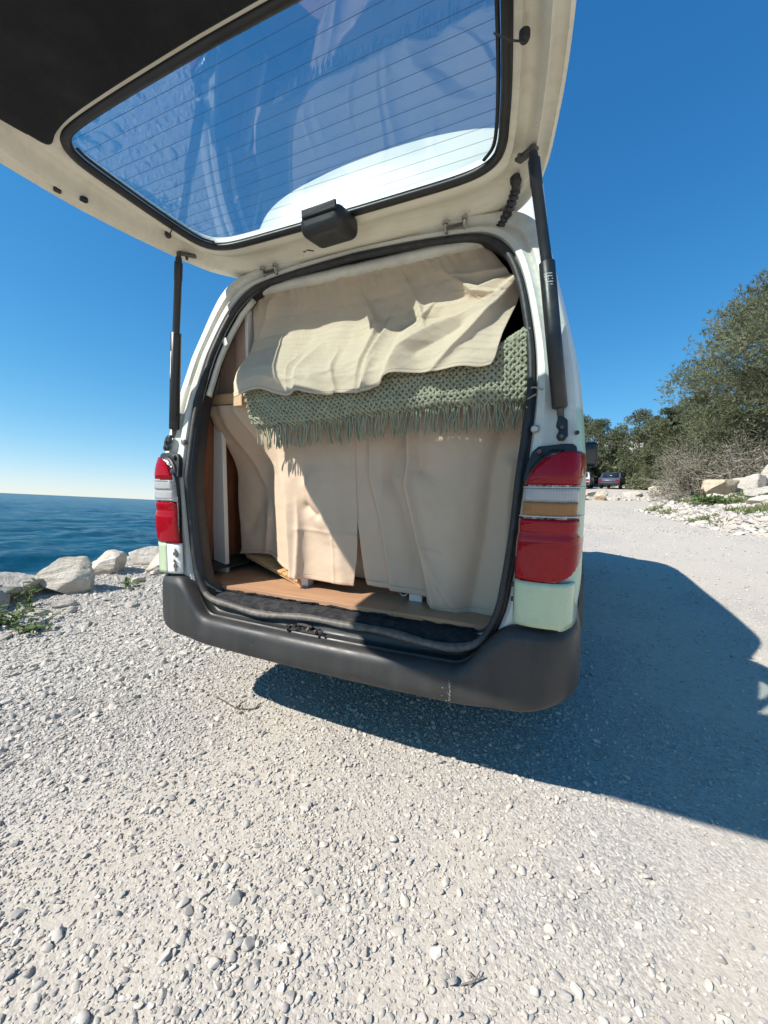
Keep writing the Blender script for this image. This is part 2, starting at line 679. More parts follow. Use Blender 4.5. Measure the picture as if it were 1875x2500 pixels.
rock_mat('limestone_white', (.50, .45, .38), (.66, .61, .53))
rock_mat('limestone_grey', (.40, .37, .33), (.56, .52, .46), .25)
rock_mat('limestone_ochre', (.46, .36, .24), (.60, .51, .39), .6)


def sea_mat():
    t = NT('sea_water')
    ob = t.tc.outputs['Object']
    mp = t.n('Mapping')
    t.l(ob, mp.inputs[0])
    mp.inputs['Scale'].default_value = (1, 1.6, 1)
    mp.inputs['Rotation'].default_value = (0, 0, R(35))
    h = t.math('ADD', t.math('MULTIPLY', t.noise(.22, 6, .6, mp.outputs[0]), 1.0), t.math('MULTIPLY', t.noise(1.5, 5, .65, mp.outputs[0]), .30))
    deep = t.ramp(t.noise(.03, 6, .65, mp.outputs[0]), [(.35, (.003, .040, .074)), (.65, (.006, .064, .104))])
    foam = t.ramp(t.noise(.45, 9, .75, mp.outputs[0]), [(.70, 0), (.74, .35)])
    c = t.mix(foam, deep, (.5, .6, .65))
    return t.end(t.bsdf(c, .22, spec=.12, normal=t.bump(h, .8, .35), IOR=1.2))


sea_mat()


def leaf(name, a, b, trans=.25):
    t = NT(name)
    g = t.n('NewGeometry')
    c = t.ramp(g.outputs['Random Per Island'], [(0, a), (1, b)])
    c = t.mix(t.ramp(t.noise(.8, 3), [(.35, 0), (.7, .5)]), c, tuple(x * .6 for x in a))
    d = t.bsdf(c, .65, spec=.3)
    tl = t.n('BsdfTranslucent')
    t.l(c, tl.inputs[0])
    return t.end(mix_shader(t, trans, d, tl.outputs[0]))


leaf('pine_needles', (.11, .130, .070), (.27, .28, .165))
leaf('pine_needles_dark', (.10, .122, .064), (.235, .25, .14))
leaf('scrub_leaf', (.13, .14, .085), (.26, .25, .17))
leaf('twig_grey', (.20, .17, .14), (.40, .36, .31), .05)
leaf('weed_leaf', (.07, .12, .035), (.16, .22, .08))
leaf('grass_blade', (.13, .17, .06), (.30, .32, .14))
leaf('flower_yellow', (.75, .55, .02), (.85, .70, .05))
leaf('flower_white', (.70, .72, .74), (.8, .8, .8))
plain('bark', (.13, .10, .075), .95, .3, 8, bump=.8, bscale=25, spec=.1)
plain('soil', (.30, .25, .19), .95, .2, 8, bump=.6, bscale=60)
# ------------------------------------------------------------------ terrain
def xedge(y):
    return -3.75 - .10 * np.asarray(y) + .25 * np.sin(np.asarray(y) * 1.7 + .6) - .5 * sstep(6, 14, y) * 1.0


VERGE_Y = [-30, 3.0, 5.6, 6.9, 7.9, 8.4, 9.6, 12.2, 13.6, 14.3]
VERGE_X = [30, 14, 7.5, 5.6, 4.25, 3.9, 3.55, 3.25, 2.95, 3.6]


def verge_d(x, y):
    """distance inside the rocky verge right of the track (positive inside)"""
    nx = np.interp(y, VERGE_Y, VERGE_X)
    a = (x - nx) * .8
    far = 17.2 + .10 * np.maximum(0, x - 6) * 10 * .35
    b = far - y
    tip = np.interp(y, [13.5, 14.5, 17.5], [2.9, 3.8, 6.2])
    a = np.minimum(a, np.where(y > 13.5, x - tip, 99))
    return np.minimum(a, b)


def hterr(x, y):
    x = np.asarray(x, float)
    y = np.asarray(y, float)
    h = .012 * wob(x, y, 0, 1.3) + .02 * wob(x, y, 3., .35) * sstep(2, 8, np.hypot(x, y))
    h = h - .010 * sstep(.9, 0, np.abs(np.abs(x) - .74)) * sstep(-.5, 1, y) * 0
    # coast edge
    d = xedge(y) - x
    h = h + .05 * sstep(-1.4, -.1, d) + .08 * wob(x, y, 1., 2.2) * sstep(-1.0, 0.2, d)
    h = h - np.where(d > 0, np.minimum(d * 1.35, 7.5), 0)
    # behind the camera the track flattens out
    h = h + np.maximum(0, -6 - y) * .094
    # verge
    v = verge_d(x, y)
    h = h + .30 * sstep(0, .7, v) + .50 * sstep(.5, 3.2, v) + .05 * wob(x, y, 2., 2.5) * sstep(0, .8, v)
    # land right of and beyond the far bend
    h = h + np.maximum(0, x - 9.5) * .16 * sstep(14, 24, y)
    h = h + sstep(44, 60, y) * 2.0 + np.maximum(0, y - 60) * .10
    # beyond, the coast falls back left of the track
    return h


def axis(segs):
    a = [segs[0][0]]
    for (s, e, st) in segs:
        n = max(1, int(round((e - s) / st)))
        a += list(np.linspace(s, e, n + 1)[1:])
    return np.array(a)


gx = axis([(-40, -8, 2.5), (-8, -4.6, .25), (-4.6, 4.4, .055), (4.4, 10, .2), (10, 30, 1.0), (30, 160, 8)])
gy = axis([(-60, -8, 4), (-8, -2.2, .4), (-2.2, 4.5, .055), (4.5, 20, .2), (20, 60, .8), (60, 200, 8)])
GX, GY = np.meshgrid(gx, gy)
GZ = hterr(GX, GY)
V = np.stack([GX, GY, GZ], -1).reshape(-1, 3)
nx_, ny_ = len(gx), len(gy)
ii = (np.arange(ny_ - 1)[:, None] * nx_ + np.arange(nx_ - 1)[None, :]).ravel()
F = np.stack([ii, ii + 1, ii + nx_ + 1, ii + nx_], -1)
me = fast_mesh('gravel_ground', V, F)
me.shade_smooth()
ground = link('gravel_ground', me, MATS['gravel_ground'], kind='structure')
ground['label'] = 'pale gravel track running uphill beside the sea'

# sea: a level sheet (true horizontal) out to the horizon
RR = np.concatenate([[4.0], 16 * (24000 / 16) ** (np.linspace(0, 1, 460) ** 1.25)])
AA = np.linspace(R(60), R(300), 420)
RA, AN = np.meshgrid(RR, AA, indexing='ij')
SX, SY = RA * np.cos(AN), RA * np.sin(AN)
wr = np.random.default_rng(33)
SZ = np.zeros_like(SX)
for k in range(26):
    lam = .55 * 1.17 ** k
    th = R(205) + wr.normal(0, .55)
    amp = .021 * lam ** .45 * np.clip(1.6 - RA * .012 / lam * 2.2, 0, 1)
    q = (SX * math.cos(th) + SY * math.sin(th)) * 6.283 / lam + wr.uniform(0, 6.28) + .8 * np.sin((SX * math.sin(th) - SY * math.cos(th)) * 2.1 / lam + k)
    SZ += amp * (np.sin(q) + .25 * np.sin(2 * q + 1.2)) * (lam < 30)
V = np.stack([SX, SY, SZ], -1).reshape(-1, 3)
i = (np.arange(len(RR) - 1)[:, None] * len(AA) + np.arange(len(AA) - 1)[None, :]).ravel()
me = fast_mesh('sea', V, np.stack([i, i + len(AA), i + len(AA) + 1, i + 1], -1))
me.shade_smooth()
sea = link('sea', me, MATS['sea_water'], kind='structure', loc=(0, 0, -5.2))
sea['label'] = 'deep blue rippled sea reaching the horizon'


# ------------------------------------------------------------------ stones
def rock_mesh(name, seed, size, cuts=9, rough=.10, sub=4, flat=.0):
    r = np.random.default_rng(seed)
    bm = bmesh.new()
    bmesh.ops.create_icosphere(bm, subdivisions=sub, radius=1)
    P = np.array([v.co for v in bm.verts])
    for _ in range(cuts):
        n = r.normal(size=3)
        n /= np.linalg.norm(n)
        d = r.uniform(.42, .76)
        k = P @ n - d
        P = P - np.outer(np.maximum(k, 0), n) * .97
    ph = r.uniform(0, 50)
    nz = wob(P[:, 0] + ph, P[:, 1], P[:, 2], 2.2) * rough + wob(P[:, 0], P[:, 1] + ph, P[:, 2], 6.5) * rough * .38
    if sub >= 4:
        nz = nz - np.abs(wob(P[:, 0] + 4, P[:, 1] + ph, P[:, 2], 4.2)) * rough * .7 + wob(P[:, 0] + 9, P[:, 1] + ph, P[:, 2], 17.) * rough * .16
    P = P * (1 + nz)[:, None]
    P = P * np.array(size)
    for v, p in zip(bm.verts, P):
        v.co = p
    me = bpy.data.meshes.new(name)
    bm.to_mesh(me)
    bm.free()
    me.shade_smooth()
    me.set_sharp_from_angle(angle=R(32))
    return me


def boulder(loc, size, rz, seed, label, mat='limestone_white', group=None, tilt=(0, 0), sink=.25, cuts=9, rough=.10, sub=5, name='boulder'):
    x, y = loc[:2]
    z = float(hterr(x, y)) if len(loc) < 3 else loc[2]
    me = rock_mesh(name, seed, size, cuts, rough, sub)
    o = link(name, me, MATS[mat])
    o.location = (x, y, z + size[2] * (1 - 2 * sink))
    o.rotation_euler = (tilt[0], tilt[1], rz)
    return tag(o, label, 'boulder' if name == 'boulder' else 'rock', group)


G1 = 'boulders along the cliff edge above the sea'
boulder((-4.30, 1.02), (1.10, .55, .42), R(28), 11, 'largest boulder, long and rounded, at the left above the sea', 'limestone_white', G1, (R(6), R(10)), .30, 10, .10)
boulder((-3.13, .86), (.36, .27, .25), R(25), 23, 'sharp ridged cream boulder in the middle of the cliff edge', 'limestone_white', G1, (R(-4), R(-6)), .34, 13, .08)
boulder((-3.42, .52), (.36, .28, .22), R(70), 31, 'grey faceted boulder wedged under the ridged cream boulder', 'limestone_grey', G1, (R(10), R(-12)), .34, 9, .07)
boulder((-3.18, .18), (.36, .30, .22), R(10), 47, 'grey boulder cut by the left edge behind the yellow flower', 'limestone_grey', G1, (0, R(10)), .34, 9, .08)
boulder((-2.85, .02), (.22, .2, .12), R(40), 48, 'low dark grey stone at the foot of the weeds', 'limestone_grey', G1, (0, 0), .4, 9, .08)
boulder((-3.55, 1.40), (.30, .22, .17), R(15), 53, 'cream boulder behind the ridged one at the edge of the sea', 'limestone_white', G1, (0, R(-8)), .32, 9, .08)
boulder((-3.22, 1.80), (.30, .21, .155), R(-20), 61, 'jagged cream boulder with a weed growing over it beside the van', 'limestone_white', G1, (R(-6), R(-12)), .30, 9, .09)
boulder((-3.66, 2.00), (.30, .22, .13), R(10), 67, 'smooth whitish boulder behind the jagged one beside the van', 'limestone_white', G1, (0, R(6)), .32, 8, .08)
boulder((-3.00, 2.45), (.36, .30, .13), R(35), 71, 'flat pinkish rock half hidden by the rear bumper', 'limestone_ochre', G1, (0, 0), .35, 9, .08)
boulder((-4.1, 2.9), (.45, .35, .22), R(60), 72, 'pale boulder on the cliff edge hidden behind the van', 'limestone_white', G1, (0, 0), .35, 9, .08)
for k, (x, y, s) in enumerate([(-2.72, .42, .085), (-2.62, .55, .07), (-2.78, .62, .10), (-2.5, .30, .06), (-2.35, .86, .07), (-2.55, 1.05, .055), (-2.95, 1.32, .08), (-2.75, 1.5, .06), (-2.45, .10, .05), (-3.05, 1.62, .09), (-2.85, 1.85, .07), (-2.2, .45, .045), (-2.65, .86, .05)]):
    boulder((x, y), (s, s * .75, s * .55), R(37 * k), 100 + k, 'small broken stone on the gravel below the cliff-edge boulders', 'limestone_grey' if k % 3 else 'limestone_white', 'small broken stones below the cliff-edge boulders', (0, 0), .3, 9, .08, 3, 'stone')

# gravel: real pebbles scattered over the sheet (uncountable -> stuff)
peb = bpy.data.collections.new('pebble_shapes')
for k in range(7):
    me = rock_mesh('pebble_shape', 200 + k, (1, .78, .52), 7, .07, 2)
    me.materials.append(MATS['pebble_limestone'])
    peb.objects.link(bpy.data.objects.new('pebble_shape', me))


def coverage(x, y):
    """where the loose stones lie thick and where the track is worn to dust"""
    return sstep(-.55, .55, wob(x * 1.0, y * 1.0, 0, .85) + .45 * wob(x, y, 4., 2.6) - .35 * sstep(.5, 1.6, x) + .28 * sstep(-.6, -2.4, x) - .45 * np.exp(-((x + .22 + .12 * np.sin(y * 2.2)) / .22) ** 2))


pts, scl, rot, idx = [], [], [], []


def scatter(n, x0, x1, y0, y1, smin, smax, pw, keep=1.0, power=1.0, only=None):
    x = rng.uniform(x0, x1, n)
    y = rng.uniform(y0, y1, n)
    c = coverage(x, y) ** power
    k = (rng.uniform(0, 1, n) < (.30 + .70 * c) * keep * (1 - .62 * sstep(.25, 1.3, x) * (y < 8))) & (x > xedge(y) - .5)
    x, y = x[k], y[k]
    s = smin + (smax - smin) * rng.uniform(0, 1, len(x)) ** pw
    z = hterr(x, y) + s * .22
    if only is not None:
        kk = only(x, y)
        x, y, z, s = x[kk], y[kk], z[kk], s[kk]
    pts.append(np.stack([x, y, z], 1))
    scl.append(s)


scatter(190000, -1.6, 2.2, -1.5, .9, .0022, .0060, 1.3)
scatter(62000, -1.7, 2.2, -1.5, .9, .0045, .011, 1.8, 1, 1.1)
scatter(6000, -1.7, 1.2, -1.5, .9, .009, .019, 2.2, 1, 1.1)
scatter(105000, -4.2, 3.2, .5, 3.2, .005, .010, 1.5, .9)
scatter(60000, -4.2, -1.2, -.9, 1.8, .005, .011, 1.4)
scatter(14000, -4.2, -1.0, -.9, 3.2, .010, .030, 2.6)
scatter(5000, -1, 3.6, .9, 4.5, .008, .02, 2.2)
scatter(26000, -4.3, 4.2, 3.2, 9, .008, .020, 1.8, .8)
scatter(6000, 1.0, 5, 8, 16, .012, .025, 1.8, .5)
scatter(26000, 2.8, 10, 6.5, 15, .025, .11, 2.6, 1, 1, lambda x, y: (verge_d(x, y) > -.06) & (verge_d(x, y) < 2.6))
scatter(5000, .6, 4.6, 18, 23.5, .04, .16, 2.2, 1, 1, lambda x, y: np.abs(y - 20.8 - .25 * x) < 1.7)
pts = np.concatenate(pts)
scl = np.concatenate(scl)
n = len(pts)
me = bpy.data.meshes.new('gravel')
me.vertices.add(n)
me.vertices.foreach_set('co', pts.astype(np.float32).ravel())
a = me.attributes.new('scl', 'FLOAT', 'POINT')
a.data.foreach_set('value', scl.astype(np.float32))
a = me.attributes.new('rot', 'FLOAT_VECTOR', 'POINT')
a.data.foreach_set('vector', np.stack([rng.normal(0, .35, n), rng.normal(0, .35, n), rng.uniform(0, 6.28, n)], 1).astype(np.float32).ravel())
a = me.attributes.new('idx', 'INT', 'POINT')
a.data.foreach_set('value', rng.integers(0, 7, n).astype(np.int32))
gravel = link('gravel', me, None, kind='stuff')
tag(gravel, 'loose pale limestone gravel strewn over the track', 'gravel')
ng = bpy.data.node_groups.new('scatter_pebbles', 'GeometryNodeTree')
ng.interface.new_socket('Geometry', in_out='INPUT', socket_type='NodeSocketGeometry')
ng.interface.new_socket('Geometry', in_out='OUTPUT', socket_type='NodeSocketGeometry')
gi = ng.nodes.new('NodeGroupInput')
go = ng.nodes.new('NodeGroupOutput')
ip = ng.nodes.new('GeometryNodeInstanceOnPoints')
ci = ng.nodes.new('GeometryNodeCollectionInfo')
ci.inputs['Collection'].default_value = peb
ci.inputs['Separate Children'].default_value = True
ci.inputs['Reset Children'].default_value = True
ip.inputs['Pick Instance'].default_value = True


def named(nm, typ):
    o = ng.nodes.new('GeometryNodeInputNamedAttribute')
    o.data_type = typ
    o.inputs['Name'].default_value = nm
    return o.outputs[0]


e2r = ng.nodes.new('FunctionNodeEulerToRotation')
L = ng.links.new
L(gi.outputs[0], ip.inputs['Points'])
L(ci.outputs[0], ip.inputs['Instance'])
L(named('idx', 'INT'), ip.inputs['Instance Index'])
L(named('rot', 'FLOAT_VECTOR'), e2r.inputs[0])
L(e2r.outputs[0], ip.inputs['Rotation'])
L(named('scl', 'FLOAT'), ip.inputs['Scale'])
L(ip.outputs[0], go.inputs[0])
gravel.modifiers.new('pebbles', 'NODES').node_group = ng

# the larger loose pebbles that can be picked out one by one
PB = [rock_mesh('pebble', 300 + k, (1, .8, .62), 6, .06, 3) for k in range(6)]
for m_ in PB:
    m_.materials.append(MATS['pebble_limestone'])
prg = np.random.default_rng(5)
spots = [(.098, -.535, .020), (-.02, -.49, .013), (.20, -.60, .017), (.16, -.66, .016), (.115, -.70, .011), (-.28, .02, .014), (-.60, .35, .016), (-.9, .22, .018), (-1.25, .05, .025),
         (-.55, -.25, .013), (-.35, -.38, .012), (-1.0, -.12, .02), (-.75, .0, .012), (-1.5, .32, .028), (-.2, -.25, .012), (.3, -.45, .012), (.45, -.5, .011), (.62, -.55, .010), (.8, -.42, .011), (1.05, -.3, .012)]
for k in range(60):
    spots.append((-1.7 + 2.9 * prg.uniform(0, 1) ** 1.3, prg.uniform(-.75, .9), prg.uniform(.007, .012)))
for k, (x, y, s) in enumerate(spots):
    o = link('pebble', PB[k % 6], None)
    o.location = (x, y, float(hterr(x, y)) + s * .35)
    o.scale = (s, s, s)
    o.rotation_euler = (prg.normal(0, .2), prg.normal(0, .2), prg.uniform(0, 6.3))
    tag(o, 'loose pale limestone pebble lying on the gravel behind the van', 'pebble', 'loose pebbles on the gravel')


# ------------------------------------------------------------------ plants
def leaf_cloud(C, L_, W_, up=.3, seed=0, droop=.0, spread=None):
    """one tapered blade (2 triangles) at each centre"""
    r = np.random.default_rng(seed)
    n = len(C)
    d = r.normal(size=(n, 3))
    d[:, 2] = d[:, 2] * .8 + up
    if spread is not None:
        d = d * .7 + spread * 1.0
    d /= np.linalg.norm(d, axis=1)[:, None]
    s = np.cross(d, r.normal(size=(n, 3)))
    s /= np.linalg.norm(s, axis=1)[:, None] + 1e-9
    l = (L_ * r.uniform(.6, 1.3, n))[:, None]
    w = (W_ * r.uniform(.7, 1.3, n))[:, None]
    a = C
    b = C + d * l * .55 + s * w
    c = C + d * l
    e = C + d * l * .55 - s * w
    if droop:
        c[:, 2] -= droop * l[:, 0]
    V = np.stack([a, b, c, e], 1).reshape(-1, 3)
    i = np.arange(n) * 4
    F = np.stack([i, i + 1, i + 2, i + 3], -1)
    return V, F


def foliage(name, C, L_, W_, mat, parent, seed=0, up=.3, spread=None, droop=0, kind=None):
    V, F = leaf_cloud(np.asarray(C), L_, W_, up, seed, droop, spread)
    me = fast_mesh(name, V, F)
    return link(name, me, MATS[mat], parent, kind=kind)


def limb_path(a, b, sag, r, n=5):
    a, b = np.array(a), np.array(b)
    t = np.linspace(0, 1, n)[:, None]
    p = a + (b - a) * t
    p[:, 2] += sag * np.sin(t[:, 0] * 3.14)
    p[1:-1] += r.normal(0, .04, (n - 2, 3)) * np.linalg.norm(b - a)
    return p


def pine(loc, h, rad, nclump, nleaf, seed, label, mat='pine_needles', group=None, cb=.35, leafL=.16, leafW=.022, lean=(0, 0)):
    r = np.random.default_rng(seed)
    x, y = loc
    z = float(hterr(x, y)) - .1
    root = thing('pine_tree', label, 'tree', (x, y, z), 0, group)
    root.matrix_basis = Matrix.Translation((x, y, z)) @ TILT.inverted()
    m = MB()
    tp = np.array([(lean[0] * t ** 1.5 + .12 * math.sin(3 * t + seed), lean[1] * t ** 1.5 + .12 * math.cos(2.3 * t + seed), h * .93 * t) for t in np.linspace(0, 1, 9)])
    m.tube(tp, list(np.linspace(.055, .008, 9) * h * .42), 8)
    cl = []
    for k in range(nclump):
        t = r.uniform(cb, 1.0)
        a = r.uniform(0, 6.28)
        env = math.sin(min(1, (t - cb) / (1 - cb) * .86 + .14) * math.pi) ** .62
        rr = rad * env * r.uniform(.45, 1.0) ** .6
        base = np.array([np.interp(max(0, t - .14) * h, tp[:, 2], tp[:, 0]), np.interp(max(0, t - .14) * h, tp[:, 2], tp[:, 1]), max(.1, t - .14) * h])
        c = np.array([base[0] + rr * math.cos(a), base[1] + rr * math.sin(a), t * h + r.normal(0, .02) * h])
        cl.append((c, r.uniform(.13, .25) * rad))
        if k % 2 == 0:
            P = limb_path(base, c, -.02 * h, r)
            m.tube(P, list(np.linspace(.018, .004, len(P)) * h * .3), 5)
    m.build('trunk', MATS['bark'], root)
    C, D = [], []
    for (c, s) in cl:
        q = max(4, int(nleaf / 7 / nclump * (s / (.19 * rad)) ** 2))
        d = r.normal(size=(q, 3))
        d /= np.linalg.norm(d, axis=1)[:, None]
        # tufts: seven needles fan out from each shoot tip through the clump's outer shell
        t0 = c + d * (s * r.uniform(.5, 1.0, q))[:, None] * np.array([1, 1, .72])
        C.append(np.repeat(t0, 7, axis=0))
        D.append(np.repeat(d + np.array([0, 0, .35]), 7, axis=0))
    foliage('crown', np.concatenate(C), leafL, leafW, mat, root, seed, .35, np.concatenate(D))
    return root


GP = 'pines on the far side of the track'
pine((9.7, 19.2), 9.0, 4.5, 330, 190000, 3, 'tall broad pine towering over the right edge', 'pine_needles', None, .28, .17, .011)
for k, (x, y, h, rd, lb, mt) in enumerate([
        (1.4, 44.0, 5.9, 2.4, 'low dark pine directly beside the van mirror', 'pine_needles_dark'),
        (-.6, 42.5, 5.6, 2.3, 'dark pine mostly hidden behind the van', 'pine_needles_dark'),
        (4.4, 49.0, 6.6, 2.8, 'dark rounded pine behind the parked dark car', 'pine_needles_dark'),
        (8.0, 41.0, 6.2, 2.5, 'dense pine left of the pointed one on the far bank', 'pine_needles_dark'),
        (8.1, 36.0, 6.3, 1.55, 'narrow pointed pine in the middle of the far bank', 'pine_needles_dark'),
        (9.4, 32.5, 5.6, 2.3, 'bushy pine behind the dry grey scrub', 'pine_needles_dark'),
        (11.4, 31.0, 7.6, 2.6, 'tall pine standing behind the broad one', 'pine_needles'),
        (13.6, 25.0, 9.6, 3.4, 'pine at the far right behind the broad one', 'pine_needles'),
        (15.6, 34.0, 10.0, 3.5, 'pine high on the slope at the far right', 'pine_needles'),
        (18.5, 24.0, 9.5, 3.4, 'pine on the slope beyond the right edge', 'pine_needles'),
        (-2.2, 41.0, 5.0, 2.2, 'pine hidden behind the van roof', 'pine_needles_dark'),
        (2.2, 54.0, 7.2, 3.2, 'pine in the back row left of the far car', 'pine_needles_dark'),
        (8.2, 50.0, 7.4, 3.2, 'pine in the back row behind the dense one', 'pine_needles_dark'),
        (11.0, 40.0, 7.4, 3.2, 'pine in the back row above the grey scrub', 'pine_needles_dark'),
        (0.4, 48.0, 6.2, 2.8, 'pine in the back row beside the van', 'pine_needles_dark')]):
    pine((x, y), h, rd, 110, 32000, 40 + k, lb, mt, GP, .04, .24, .020)


def scrub(loc, rad, h, ntw, nlf, seed, label, name='dry_scrub', twig='twig_grey', lf='scrub_leaf', group=None, leafL=.09, leafW=.022, tr=.008):
    r = np.random.default_rng(seed)
    x, y = loc
    z = float(hterr(x, y)) - .05
    root = thing(name, label, 'shrub', (x, y, z), 0, group)
    m = MB()
    tips = []
    for k in range(ntw):
        a = r.uniform(0, 6.28)
        e = r.uniform(.15, 1.35)
        q = r.uniform(.5, 1.0)
        b0 = np.array([r.normal(0, .12) * rad, r.normal(0, .12) * rad, 0])
        tip = b0 + np.array([math.cos(a) * math.cos(e) * rad, math.sin(a) * math.cos(e) * rad, math.sin(e) * h]) * q
        mid = (b0 + tip) / 2 + np.array([r.normal(0, .08) * rad, r.normal(0, .08) * rad, .12 * h])
        m.tube([b0, mid, tip], [tr * 1.6, tr, tr * .35], 3, caps=False)
        for _ in range(2):
            s2 = mid + (tip - mid) * r.uniform(.1, .8)
            t2 = s2 + r.normal(0, .22, 3) * np.array([rad, rad, h * .6]) * .8
            m.tube([s2, (s2 + t2) / 2 + r.normal(0, .03, 3), t2], [tr * .8, tr * .6, tr * .3], 3, caps=False)
            tips.append(t2)
        tips.append(tip)
        tips.append(mid)
    m.build('twigs', MATS[twig], root, smooth=0)
    if nlf:
        tips = np.array(tips)
        C = tips[r.integers(0, len(tips), nlf)] + r.normal(0, .10, (nlf, 3)) * np.array([rad, rad, h * .7]) * .8
        C[:, 2] = np.maximum(C[:, 2], .05)
        foliage('leaves', C, leafL, leafW, lf, root, seed, .4)
    return root


GS = 'dry grey scrub under the broad pine'
for k, (x, y, rd, h, lb, nl) in enumerate([
        (5.9, 19.4, 1.7, 2.6, 'dry grey scrub at the left foot of the broad pine', 2400),
        (7.3, 17.8, 2.0, 3.3, 'tangled grey scrub just behind the rock pile', 2400),
        (9.3, 16.6, 2.2, 3.9, 'tallest grey scrub under the pine at the right edge', 3000),
        (6.6, 22.5, 2.1, 3.6, 'brownish scrub behind the leftmost dry scrub', 4200),
        (8.6, 20.5, 2.4, 4.2, 'scrub in the shade of the broad pine', 4200),
        (11.4, 17.5, 2.4, 4.0, 'scrub outside the right edge below the pine', 3000)]):
    scrub((x, y), rd, h, 300, nl * 2, 60 + k, lb, group=GS, tr=.012)
GB = 'low green bushes along the far bank'
for k, (x, y, rd, h, lb) in enumerate([
        (8.0, 30.0, 1.5, 1.2, 'low green bush at the start of the far bank'),
        (7.9, 26.8, 1.5, 1.2, 'low green bush in the middle of the far bank'),
        (7.2, 38.5, 1.7, 1.6, 'low dark bush beside the parked dark car'),
        (9.9, 26.5, 1.7, 1.6, 'green bush at the right end of the far bank'),
        (-.4, 38.5, 1.9, 1.6, 'low bush behind the parked silver car')]):
    scrub((x, y), rd, h, 60, 3600, 80 + k, lb, 'bush', 'twig_grey', 'scrub_leaf' if k % 2 else 'pine_needles_dark', GB, .16, .05, .014)

# dense low scrub closing the slope behind the far bend: reads as one mass
r_ = np.random.default_rng(77)
nq = 30000
cx, cy_ = r_.uniform(-8, 15, nq), r_.uniform(43.5, 64, nq)
top = 1.6 + 1.1 * wob(cx, cy_, 2., .8) + .06 * (cy_ - 44)
C = np.stack([cx, cy_, hterr(cx, cy_) + np.maximum(.1, top * r_.uniform(0, 1, nq) ** .5)], 1)
keep = ~((np.abs(cx - 5.2) < 2.2) & (cy_ < 45.5))
tag(foliage('far_scrub', C[keep], .42, .09, 'pine_needles_dark', None, 78, .4, kind='stuff'), 'dense dark scrub covering the slope behind the parked cars', 'scrub')

# rock pile on the verge
G2 = 'boulders piled on the verge right of the track'
vr = [((5.0, 13.6), (.62, .45, .50), 'limestone_ochre', 'rounded ochre boulder at the left end of the verge rock pile'),
      ((6.0, 14.2), (.70, .5, .52), 'limestone_grey', 'grey boulder right behind the ochre one in the rock pile'),
      ((6.75, 14.6), (.55, .5, .62), 'limestone_white', 'tallest cream boulder on top of the verge rock pile'),
      ((6.7, 13.0), (.85, .5, .50), 'limestone_grey', 'wide split boulder in the front of the rock pile'),
      ((7.5, 13.6), (.6, .5, .42), 'limestone_white', 'cream boulder beside the green shrub on the rock pile'),
      ((8.3, 14.0), (.9, .6, .62), 'limestone_white', 'large cream boulder at the right edge of the rock pile'),
      ((7.75, 12.3), (.42, .32, .26), 'limestone_ochre', 'small ochre boulder low in the rock pile'),
      ((5.6, 12.4), (.50, .3, .26), 'limestone_grey', 'flat grey rock in front of the ochre boulder'),
      ((6.3, 11.6), (.45, .32, .22), 'limestone_grey', 'half-buried grey rock in the verge grass'),
      ((5.15, 11.2), (.40, .26, .18), 'limestone_white', 'small white rock near the tip of the verge'),
      ((4.6, 12.4), (.34, .24, .2), 'limestone_white', 'small pale rock left of the ochre boulder'),
      ((9.2, 13.0), (.6, .5, .4), 'limestone_grey', 'grey boulder beyond the right edge of the rock pile'),
      ((5.75, 9.9), (.36, .26, .18), 'limestone_white', 'white rock among the yellow flowers')]
for k, (p, s, mt, lb) in enumerate(vr):
    boulder(p, s, R(50 * k), 120 + k, lb, mt, G2, (R(7 * (k % 3 - 1)), R(9 * (k % 2))), .25, 12, .12, 4)
r_ = np.random.default_rng(12)
k = 0
while k < 46:
    x, y = r_.uniform(3, 8.5), r_.uniform(7.6, 14)
    v = float(verge_d(x, y))
    if v < .05 or v > 1.9:
        continue
    s = r_.uniform(.06, .17)
    boulder((x, y), (s, s * .75, s * .6), r_.uniform(0, 6), 400 + k, 'small pale stone scattered on the grassy verge', 'limestone_white', 'small stones scattered on the verge', (0, 0), .35, 8, .08, 3, 'stone')
    k += 1
G3 = 'rocks of the island in the fork of the track'
for k, (x, y, s, mt, lb) in enumerate([
        (4.05, 22.6, .55, 'limestone_grey', 'dark grey rock standing alone at the right end of the island'),
        (2.75, 22.3, .42, 'limestone_grey', 'brown grey rock left of the lone island rock'),
        (2.0, 21.6, .5, 'limestone_grey', 'rock in the middle of the island by the van'),
        (1.3, 21.0, .6, 'limestone_ochre', 'ochre rock of the island next to the van side'),
        (1.55, 27.0, .95, 'limestone_white', 'rounded pale boulder in front of the parked silver car'),
        (2.3, 19.6, .40, 'limestone_ochre', 'flat pink rock at the front of the island'),
        (1.5, 19.2, .45, 'limestone_ochre', 'flat ochre rock at the front of the island by the van'),
        (3.1, 20.4, .35, 'limestone_grey', 'low grey rock at the island front'),
        (.6, 20.0, .6, 'limestone_grey', 'rock of the island hidden behind the van'),
        (5.6, 25.6, .65, 'limestone_white', 'pale rock at the foot of the far bank'),
        (6.5, 24.9, .7, 'limestone_ochre', 'pinkish rock on the far bank of the bend'),
        (7.4, 24.2, .5, 'limestone_white', 'small pale rock at the right of the far bank')]):
    boulder((x, y), (s, s * .7, s * .62), R(63 * k), 150 + k, lb, mt, G3, (0, 0), .25, 12, .12, 4)


